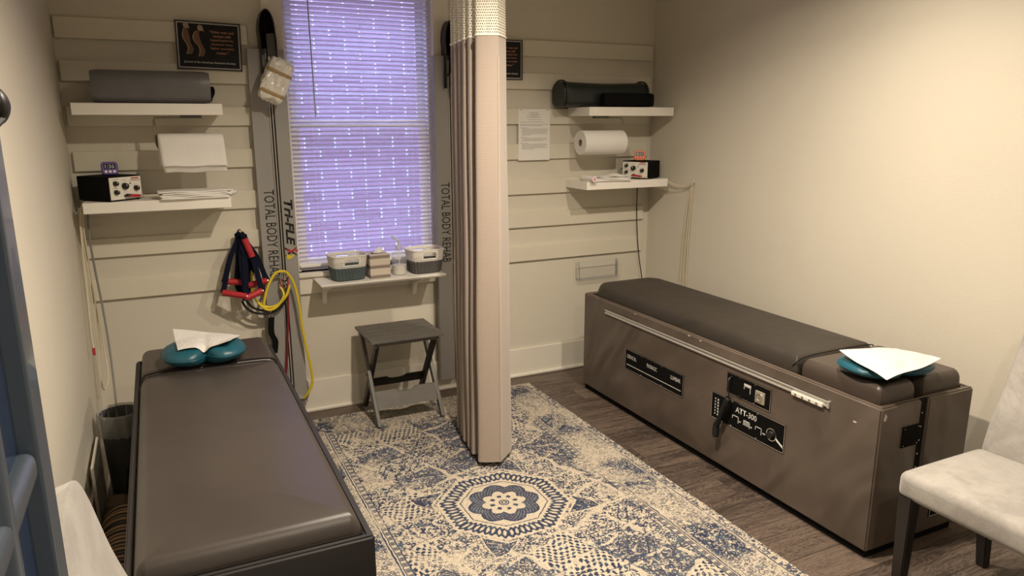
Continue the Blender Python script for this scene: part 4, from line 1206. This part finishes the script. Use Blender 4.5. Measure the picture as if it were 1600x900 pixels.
# ------------------------------------------------------------------ wall rehab devices
def device(x0,label,left):
    t=thing('exercise_wall_unit',label,'exercise equipment',(x0,YB,0))
    y1=-.019; y0=-.055
    z0,z1=.075,1.888
    bm=BM(); abox(bm,0,.082,y0,y1,z0,z1,.003); obj('face_panel',bm,M_alu,t)
    bm=BM(); abox(bm,.108,.172,y0,y1,z0,z1,.003); obj('face_panel',bm,M_alu,t)
    bm=BM(); abox(bm,.082,.108,y0+.024,y1,z0,z1); 
    obj('slot_channel',bm,M_alud,t)
    each('slot_rail',((.084,.088),(.097,.101)),lambda b,a,c:abox(b,a,c,y0+.003,y0+.024,z0,z1),M_railm,t)
    text('lettering','TOTAL BODY REHAB',M_black,t,(.027,y0-.0005,1.218),(0,0,-1),(1,0,0),w=.445,h=.050,bold=.0)
    text('lettering','Tri-FLE',M_black,t,(.120,y0-.0005,1.165),(0,0,-1),(1,0,0),w=.235,h=.042,bold=.035,shear=.25)
    # x-shaped figure, red black and yellow
    bm=BM(); O=(.140,y0-.0005,.905); XX=(0,0,-1); YY=(1,0,0)
    def pp(pts,mi): plate_poly(bm,[(a*.001,b*.001) for a,b in pts],O,XX,YY,d=.0006+.0003*mi,mi=mi)
    pp([(-20,-30),(-8,-30),(30,30),(16,22),(2,4)],0); pp([(-18,28),(-6,26),(30,-28),(20,-28),(4,-6)],0)
    pp([(-14,22),(-2,26),(12,0),(2,-20),(-12,-24),(0,0)],1); pp([(14,-22),(34,-26),(46,-14),(34,6),(18,18),(26,-6)],2); pp([(-4,32),(4,34),(10,26),(0,24)],1)
    obj('logo_figure',bm,[M_black,M_red,M_yellow],t,smooth=False)
    # black arched head
    cx=.098; zt=2.064
    def archo(hw,zl,zr,n=14): return [(cx-hw,zl)]+[(cx-hw,1.93)]+[(cx-.003-hw*math.cos(PI*k/n),1.965+(zt-1.965)*math.sin(PI*k/n)) for k in range(n+1)]+[(cx+hw,1.93),(cx+hw,zr)]
    def slab(b,poly,ya,yb):
        A=[b.verts.new((x,ya,z)) for x,z in poly]; B=[b.verts.new((x,yb,z)) for x,z in poly]; n=len(poly)
        for k in range(n): b.faces.new((A[k],A[(k+1)%n],B[(k+1)%n],B[k]))
        b.faces.new(A[::-1]); b.faces.new(B); bmesh.ops.recalc_face_normals(b,faces=b.faces)
    bm=BM(); slab(bm,archo(.036,1.66,1.80),-.045,-.022); obj('head_plate',bm,M_blackm,t)
    bm=BM(); P=[(x,-.050,z) for x,z in archo(.036,1.72,1.83)]
    ribbon(bm,P,(0,1,0),.006,.075); obj('head_arch',bm,M_black,t)
    bm=BM(); slab(bm,[(cx-.006,1.80),(cx-.006,1.955),(cx+.030,1.958),(cx+.033,1.80)],-.078,-.046); obj('head_cover',bm,mat('dark_grey_plastic',(.05,.05,.05),.45),t)
    each('pulley_rod',((cx-.002,),(cx+.018,)),lambda b,xx:tube(b,[(xx,-.085,1.68),(xx,-.085,1.850)],.006,10),M_railm,t)
    each('bolt',((cx-.026,1.875,.013),(cx-.020,1.79,.008)),lambda b,x,z,r:lathe(b,[(0,-.022),(r,-.022),(r,.0),(0,.0)],16,(x,-.045,z),'Y'),M_black,t)
device(.443,'tall grey aluminium exercise wall unit with black arched top left of the window',True)
device(1.378,'tall grey aluminium exercise wall unit right of the window, half behind the curtain',False)

# wrapped roll hanging
t=thing('wrapped_bundle','white crumpled bundle in clear wrap with two tan bands hanging on the left wall unit','bundle',W(431,126,3.70))
t.rotation_euler=(0,R_(24),0)
bm=BM(); bmesh.ops.create_icosphere(bm,subdivisions=5,radius=1)
def sq(c,p=4):
    n=(abs(c.x)**p+abs(c.y)**p+abs(c.z)**p)**(1/p); return c/n
for v in bm.verts:
    c=sq(v.co.copy(),5); n_=abs(mnoise.noise(v.co*1.8))*.22+abs(mnoise.noise(v.co*4.2))*.12
    v.co=Vector((c.x*.062,c.y*.050,c.z*.105))*(1-n_+.03)
M_wrap=mat('crinkled_wrap',(.80,.77,.70),.25,var=.10,vscale=20,bump=.35,bscale=28,coat=.8)
obj('wrapped_roll',bm,M_wrap,t,ang=25)
for zz in (.038,-.062):
    bm=BM(); P=[]
    for k in range(40):
        a=2*PI*k/40; c=Vector((math.cos(a),math.sin(a),0)); n_=(abs(c.x)**5+abs(c.y)**5)**.2; P.append((c.x/n_*.060,c.y/n_*.050,zz+.004*math.sin(a)))
    rings=[]
    for p in P:
        d=Vector((p[0],p[1],0)).normalized()*.001
        rings.append([bm.verts.new(Vector(p)+d+Vector((0,0,s))) for s in (-.007,.007)])
    for k in range(40): bm.faces.new((rings[k][0],rings[(k+1)%40][0],rings[(k+1)%40][1],rings[k][1]))
    o=obj('rubber_band',bm,M_tan,t); md=o.modifiers.new('s','SOLIDIFY'); md.thickness=.002
bm=BM()
for (cx,cz,s) in ((-.045,-.10,.022),(.012,-.112,.016),(.02,.108,.024)):
    N=10
    c0=bm.verts.new((cx,0,cz)); ring=[bm.verts.new((cx+s*math.cos(2*PI*k/N),.02*math.sin(2*PI*k/N),cz+s*.7*math.sin(2*PI*k/N)+.004*((k%2)*2-1))) for k in range(N)]
    for k in range(N): bm.faces.new((c0,ring[k],ring[(k+1)%N]))
obj('wrap_tail',bm,M_film,t)

# ------------------------------------------------------------------ resistance bands and handles
hk=thing('wall_hook','small metal hook on the boards holding the red handles','hook',W(374,362,3.838))
bm=BM(); tube(bm,smoothpts([(0,0,.004),(0,-.012,.0),(0,-.050,-.006),(0,-.066,.002),(0,-.066,.016)],4),.004,8); lathe(bm,[(0,-.004),(.010,-.004),(.010,.001),(0,.001)],14,(0,.0,.004),'Y'); obj('hook_arm',bm,M_chrome,hk)
HK=W(376,367,3.79)
def bandhandle(pa,pb,ya,yb,kx,label):
    A=W(*pa,ya); B=W(*pb,yb); mid=(A+B)/2
    t=thing('stirrup_grip',label,'exercise grip',mid,0,'red grip handles on the hook')
    A_=A-mid;B_=B-mid;H_=HK-mid+Vector((kx,0,0)); d=(B_-A_).normalized()
    bm=BM(); tube(bm,[A_,A_+d*.003,B_-d*.003,B_],.0115,16,rad=[.012,.0155,.0155,.012]); obj('grip',bm,M_red,t)
    for q,s in ((A_,-1),(B_,1)):
        bm=BM(); m1=q.lerp(H_,.55)+Vector((s*.010,-.004,.0)); ribbon(bm,smoothpts([q+Vector((0,0,0)),q.lerp(H_,.12),m1,H_+Vector((s*.006,-.004,-.02)),H_],5),(1,.2,0),.004,.026); obj('strap',bm,M_navys,t)
    bm=BM(); 
    for q in (A_,B_): lathe(bm,[(0,-.004),(.006,-.004),(.006,.004),(0,.004)],10,q,'X')
    obj('end_ring',bm,M_chrome,t)
bandhandle((348,457),(386,463),3.745,3.70,-.010,'red grip handle at the front left of the hanging cluster')
bandhandle((384,466),(410,454),3.705,3.72,.006,'red grip handle pointing right at the bottom of the hanging cluster')
bandhandle((350,440),(385,441),3.785,3.77,-.004,'red grip handle at the rear left of the hanging cluster')
bandhandle((388,446),(418,438),3.785,3.77,.008,'red grip handle at the rear right of the hanging cluster')
t=thing('stirrup_grip','upright red grip handle at the top of the hanging cluster','exercise grip',W(388,386,3.75),0,'red grip handles on the hook')
A_=W(382,373,3.75)-Vector(t.location);B_=W(394,401,3.75)-Vector(t.location)
bm=BM(); tube(bm,[A_,B_],.0155,16); obj('grip',bm,M_red,t)
bm=BM(); ribbon(bm,smoothpts([A_,A_+Vector((-.012,.0,.022)),Vector(HK)-Vector(t.location)],4),(1,0,0),.003,.018)
ribbon(bm,smoothpts([B_,B_+Vector((-.02,.004,-.01)),Vector((-.03,.005,-.01)),Vector(HK)-Vector(t.location)],4),(1,0,0),.003,.018); obj('strap',bm,M_navys,t)
# loose strap bundle
t=thing('strap_bundle','dark navy webbing straps bundled on the hook among the red handles','straps',HK)
bm=BM()
for dx,dy,l in ((-.024,0,.34),(-.006,-.012,.37),(.012,.006,.33),(.004,-.02,.28),(-.014,.012,.30),(.024,-.004,.26)):
    ribbon(bm,smoothpts([(dx*.6,dy,.004),(dx*1.1+.004,dy-.01,-l*.35),(dx*1.5,dy,-l*.7),(dx*.8,dy+.01,-l*.90)],6),(1,.1*dx*40,0),.004,.026)
tube(bm,[(-.022,.012,-.002),(-.01,-.004,.010),(.008,-.006,.009),(.018,.008,-.006)],.009,8)
obj('webbing',bm,M_navys,t)
def cable(name,label,cat,pts,r,m,group=None,n=8,extra=None):
    P=[W(*p) if not isinstance(p,Vector) else p for p in pts]; o0=P[0]
    bm=BM(); tube(bm,[p-o0 for p in smoothpts(P,n)],r,10); o=obj(name,bm,m,loc=o0); tag(o,label,cat,group); return o,o0
yb,o0=cable('resistance_tube','long yellow resistance tube looping over the left wall unit down to the floor','resistance band',[(415,484,3.77),(412,478,3.76),(417,452,3.755),(428,430,3.75),(438,424,3.745),(449,427,3.745),(460,445,3.75),(467,475,3.75),(472,510,3.755),(479,545,3.76),(486,575,3.765),(488,598,3.77),(482,613,3.775),(475,622,3.79)],.0068,M_yellow)
bm=BM(); e=W(475,622,3.79)-o0; abox(bm,e.x-.030,e.x+.004,e.y,e.y+.012,e.z-.006,e.z+.004,.002); obj('clip',bm,M_chrome,yb)
cable('resistance_tube','short yellow resistance tube hanging in a curve from the clips to the red handles','resistance band',[(391,400,3.79),(393,430,3.79),(396,460,3.785),(405,474,3.775),(420,480,3.765),(434,476,3.76),(446,464,3.765),(451,452,3.77),(452,445,3.775)],.0068,M_yellow)
cable('resistance_tube','second yellow resistance tube end below the silver clips','resistance band',[(404,474,3.76),(418,484,3.75),(432,480,3.75),(443,464,3.755),(442,455,3.765),(438,448,3.775)],.0062,M_yellow)
cable('resistance_tube','outer black resistance tube sagging below the red handles','resistance band',[(378,470,3.76),(384,480,3.76),(396,488,3.76),(412,490,3.76),(428,487,3.765),(442,476,3.77),(448,462,3.775)],.0062,M_black)
cable('resistance_tube','inner black resistance tube sagging below the red handles','resistance band',[(384,468,3.77),(392,478,3.77),(404,484,3.772),(420,485,3.775),(436,476,3.78),(444,460,3.785)],.0062,M_black)
cable('resistance_tube','dark red resistance tube hanging straight down the left wall unit','resistance band',[(449,432,3.775),(450,455,3.775),(450,500,3.78),(449,550,3.785),(447,592,3.785)],.0052,M_redtube)
# clips at the unit
t=thing('carabiner_cluster','cluster of silver snap clips at the middle of the left wall unit','carabiner clips',W(444,437,3.775))
for k,(dx,dz,rz) in enumerate(((0,.02,.2),(.010,.0,-.3),(-.008,-.006,.5),(.014,-.028,.1),(-.004,-.03,-.2))):
    bm=BM(); tube(bm,[(dx+.009*math.cos(a)*math.cos(rz)-.018*math.sin(a)*math.sin(rz),-.012+.004*k,dz+.018*math.sin(a)*math.cos(rz)+.009*math.cos(a)*math.sin(rz)) for a in [2*PI*q/16 for q in range(16)]],.0022,6,closed=True)
    tube(bm,[(dx,-.012+.004*k,dz-.02),(dx,-.012+.004*k,dz-.034)],.0035,8); obj('clip',bm,M_chrome,t)
bm=BM(); ribbon(bm,smoothpts([(-.016,.0,.012),(-.018,-.006,-.02),(-.010,-.008,-.04)],4),(1,0,0),.003,.006); ribbon(bm,smoothpts([(.014,-.008,.012),(.018,-.010,-.015),(.014,-.012,-.035)],4),(1,0,0),.003,.006); obj('red_loop',bm,M_red,t)
t=thing('door_anchor_strap','black door anchor strap hanging by a silver clip in front of the left wall unit','strap',W(423,482,3.765))
bm=BM(); tube(bm,[(.008*math.cos(a)-.006,0,-.004+.020*math.sin(a)) for a in [2*PI*q/16 for q in range(16)]],.0022,6,closed=True); tube(bm,[(-.006,0,-.025),(.002,0,-.03),(.006,0,-.045),(-.012,0,-.045),(-.006,0,-.03)],.0022,6); obj('clip',bm,M_chrome,t)
bm=BM(); P=[W(424,496,3.765),W(424,520,3.765),W(430,533,3.765),W(429,552,3.765)]
ribbon(bm,smoothpts([p-Vector(t.location) for p in P],5),(1,0,0),.004,.030); obj('strap',bm,M_blackm,t)

# ------------------------------------------------------------------ wires on both side walls
def hook(x,y,z,s,label):
    t=thing('wall_hook',label,'hook',(x,y,z))
    bm=BM(); tube(bm,smoothpts([(0,0,.012),(s*.004,0,-.006),(s*.014,0,-.016),(s*.024,0,-.008),(s*.026,0,.008)],4),.0035,8); abox(bm,min(0,s*.002),max(0,s*.002),-.008,.008,-.004,.026,.0008); obj('hook_arm',bm,M_chrome,t)
hook(XR,3.415,1.185,-1,'small metal hook on the right wall holding cream wires')
hook(XL,3.70,1.175,1,'small metal hook on the left wall holding cream wires')
def wire(name,label,pts,r,m,group=None):
    P=[Vector(p) for p in pts]; o0=P[0]; bm=BM(); tube(bm,[p-o0 for p in smoothpts(P,7)],r,7); o=obj(name,bm,m,loc=o0); tag(o,label,'wire',group); return o
xr=XR-.016
for k,(d,e,lb) in enumerate(((0,0,'cream lead wire nearest the corner looped on the right wall hook'),(.02,.016,'middle cream lead wire looped on the right wall hook'),(-.018,-.014,'cream lead wire nearest the camera looped on the right wall hook'))):
    wire('lead_wire',lb,[(2.785,3.62,1.200+.004*k),(2.80,3.56,1.178-.004*k),(2.818,3.47,1.165+.003*k),(xr,3.42+d*.3,1.172),(xr,3.425+d*.7,1.10),(xr-.004*k,3.43+d+.012*math.sin(k+1),.90),(xr,3.45+d*1.4,.70),(xr,3.452+e*2,.45),(xr,3.46+e*2,.30)],.0030,M_wirec,'cream wires on the right wall')
wire('power_cord','thin black power cord running from the lower right shelf down behind the table',[(2.735,3.835,1.16),(2.737,3.838,1.05),(2.742,3.838,.92),(2.752,3.836,.80),(2.765,3.83,.68),(2.785,3.82,.55),(2.80,3.80,.40)],.0032,M_black)
xl=XL+.022
for k,(lb,pts) in enumerate((
  ('cream lead wire with red plug hanging by the left wall corner',[(-.30,3.66,1.20),(-.315,3.68,1.165),(xl,3.69,1.10),(xl,3.60,.85),(xl,3.55,.68),(xl+.003,3.52,.585)]),
  ('middle cream lead wire looping low by the left wall corner',[(-.295,3.67,1.20),(-.312,3.69,1.160),(xl+.002,3.70,1.05),(xl+.006,3.70,.80),(xl+.006,3.66,.55),(xl+.006,3.62,.40),(xl+.014,3.65,.355),(xl+.03,3.70,.40),(xl+.022,3.76,.55),(xl+.016,3.77,.70)]),
  ('outer cream lead wire by the left wall corner',[(-.288,3.65,1.20),(-.305,3.69,1.16),(xl+.010,3.705,1.08),(xl+.014,3.71,.90),(xl+.016,3.72,.70),(xl+.014,3.73,.52)]))):
    o=wire('lead_wire',lb,pts,.0034,M_wirec,'cream wires on the left wall')
    if k==0:
        bm=BM(); tube(bm,[Vector((xl+.003,3.52,.592))-Vector(pts[0]),Vector((xl+.003,3.515,.560))-Vector(pts[0])],.0058,8); obj('red_plug',bm,M_red,o)
wire('power_cord','grey power cord running from the lower left shelf down into the corner behind the bin',[(-.290,3.72,1.162),(-.296,3.72,1.05),(-.290,3.71,.90),(-.278,3.68,.74),(-.268,3.62,.60),(-.262,3.55,.48),(-.258,3.47,.36),(-.262,3.44,.22),(-.27,3.46,.06)],.0048,M_wireg)

# ------------------------------------------------------------------ things in the gap behind the left table
t=thing('waste_bin','grey plastic waste bin with clear liner between the left wall and table','waste bin',(-.238,3.33,0))
bm=BM(); lathe(bm,[(.060,.002),(.066,.005),(.080,.34),(.083,.345),(.083,.352),(.078,.352),(.063,.012),(0,.012)],36); obj('bucket',bm,mat('smoke_plastic',(.10,.10,.10),.35),t)
bm=BM(); N=48
rings=[]
for r_,z_ in ((.074,.25),(.080,.355),(.086,.362),(.089,.352),(.090,.32),(.089,.29),(.088,.265)):
    rings.append([bm.verts.new(((r_+.0025*math.sin(k*1.7)+.0015*math.sin(k*3.1+z_*60))*math.cos(2*PI*k/N),(r_+.0025*math.sin(k*1.7))*math.sin(2*PI*k/N),z_+(.004*math.sin(k*2.3) if z_<.3 else 0))) for k in range(N)])
for A,B in zip(rings,rings[1:]):
    for k in range(N): bm.faces.new((A[k],A[(k+1)%N],B[(k+1)%N],B[k]))
obj('bin_liner',bm,M_liner,t)
t=thing('leaning_board','pale board standing on edge along the left wall behind the bin','board',(-.322,3.0,0))
bm=BM(); abox(bm,-.006,.006,-.09,.22,0,.30,.003); obj('panel',bm,M_trim,t)
t=thing('striped_bolster','tan and black ribbed roll on the floor between left wall and table','roll',(-.235,2.60,.082),0)
m,nt,b=new_mat('rib_stripes'); (x,y,z),v=coords(nt); nt.links.new(mixc(nt,(y*(2*PI/.026)).sin().gt(.0),(.34,.21,.10),(.012,.009,.008)),b.inputs['Base Color']); b.inputs['Roughness'].default_value=.7
bm=BM(); prof=[(0,-.28),(.06,-.278)]
for k in range(61):
    f=k/60; prof.append((.074+.005*math.sin(f*PI*62),-.27+.54*f))
prof+=[(.06,.278),(0,.28)]
lathe(bm,prof,28,(0,0,0),'Y'); obj('ribbed_cover',bm,m,t)
t=thing('floor_cushion','brown cushion on the floor behind the striped roll','cushion',(-.262,2.98,0))
bm=BM(); puffy(bm,rrect(-.045,.045,-.05,.05,.03),[(.01,0),(0,.02),(0,.10),(.006,.12),(.02,.13)]); obj('cover',bm,mat('brown_cloth',(.14,.09,.055),.8),t)
t=thing('black_bag','small black bag on the floor beside the left table','bag',(-.195,3.05,0))
bm=BM(); bmesh.ops.create_icosphere(bm,subdivisions=4,radius=1)
for v in bm.verts:
    c=sq(v.co.copy(),3); n_=mnoise.noise(v.co*2.5)*.2; v.co=Vector((c.x*.032,c.y*.09,c.z*.11+.11))*(1+n_*.3); v.co.z=max(0,v.co.z); v.co.x=min(v.co.x,.036)
obj('pouch',bm,M_blackm,t)
bm=BM(); tube(bm,smoothpts([(0,-.04,.20),(0,-.03,.26),(0,.03,.26),(0,.04,.20)],5),.006,8); obj('handle',bm,M_blackm,t)

# ------------------------------------------------------------------ entry door leaf (open, edge near the lens)
def door():
    t=thing('door_1','','door',(-.135,.885,0)); del t['label']; del t['category']; t['kind']='structure'
    # leaf runs towards -y from the free edge at local y=0; room face at x=0
    TH=.042; Wd=.80; H=2.03
    ys=[0,.055]; pw=.128; mw=.030
    bm=BM(); abox(bm,-TH,0,-.055,0,.008,H,.004,3); obj('stile',bm,M_navyst,t)
    bm=BM(); abox(bm,-TH,0,-Wd,-Wd+.055,.008,H,.004,3); obj('stile',bm,M_navyst,t)
    pz=[.25,.56,.885,1.21,1.535,1.86]
    bm=BM(); abox(bm,-TH,0,-Wd+.055,-.055,.008,pz[0],.003); abox(bm,-TH,0,-Wd+.055,-.055,pz[-1]+.0,H,.003); obj('rail',bm,M_navyst,t)
    cols=[]; y=-.055
    while y-pw>-Wd+.06: cols.append((y-pw,y)); y-=pw+mw
    bm=BM()
    for (a,b_),(c,d) in zip(cols,cols[1:]): abox(bm,-TH+.006,-.002,d,a,pz[0],pz[-1],.011,4)
    for z in pz[1:-1]: abox(bm,-TH+.006,-.003,-Wd+.055,-.055,z-.016,z+.016,.011,4)
    obj('muntin_grid',bm,M_navyst,t)
    bm=BM(); abox(bm,-.026,-.018,-Wd+.055,-.055,pz[0],pz[-1]); obj('panel_back',bm,M_navy,t)
    bm=BM(); q=W(2,165,.925)-Vector((-.135,.885,0)); bmesh.ops.create_icosphere(bm,subdivisions=3,radius=1)
    for v in bm.verts: c=v.co; v.co=Vector((c.x*.008,c.y*.016,c.z*.018*(1-.3*c.x)))+q
    tube(bm,[(q.x,q.y,q.z-.01),(q.x-.012,-.004,q.z-.03),(-.02,-.004,q.z-.03)],.005,8); obj('coat_hook',bm,M_black,t)
    bm=BM(); lathe(bm,[(0,0),(.026,0),(.026,.008),(.012,.012),(.012,.04),(.026,.05),(.026,.066),(0,.07)],24,(0,-.03,.95),'X'); obj('door_knob',bm,M_black,t)
door()
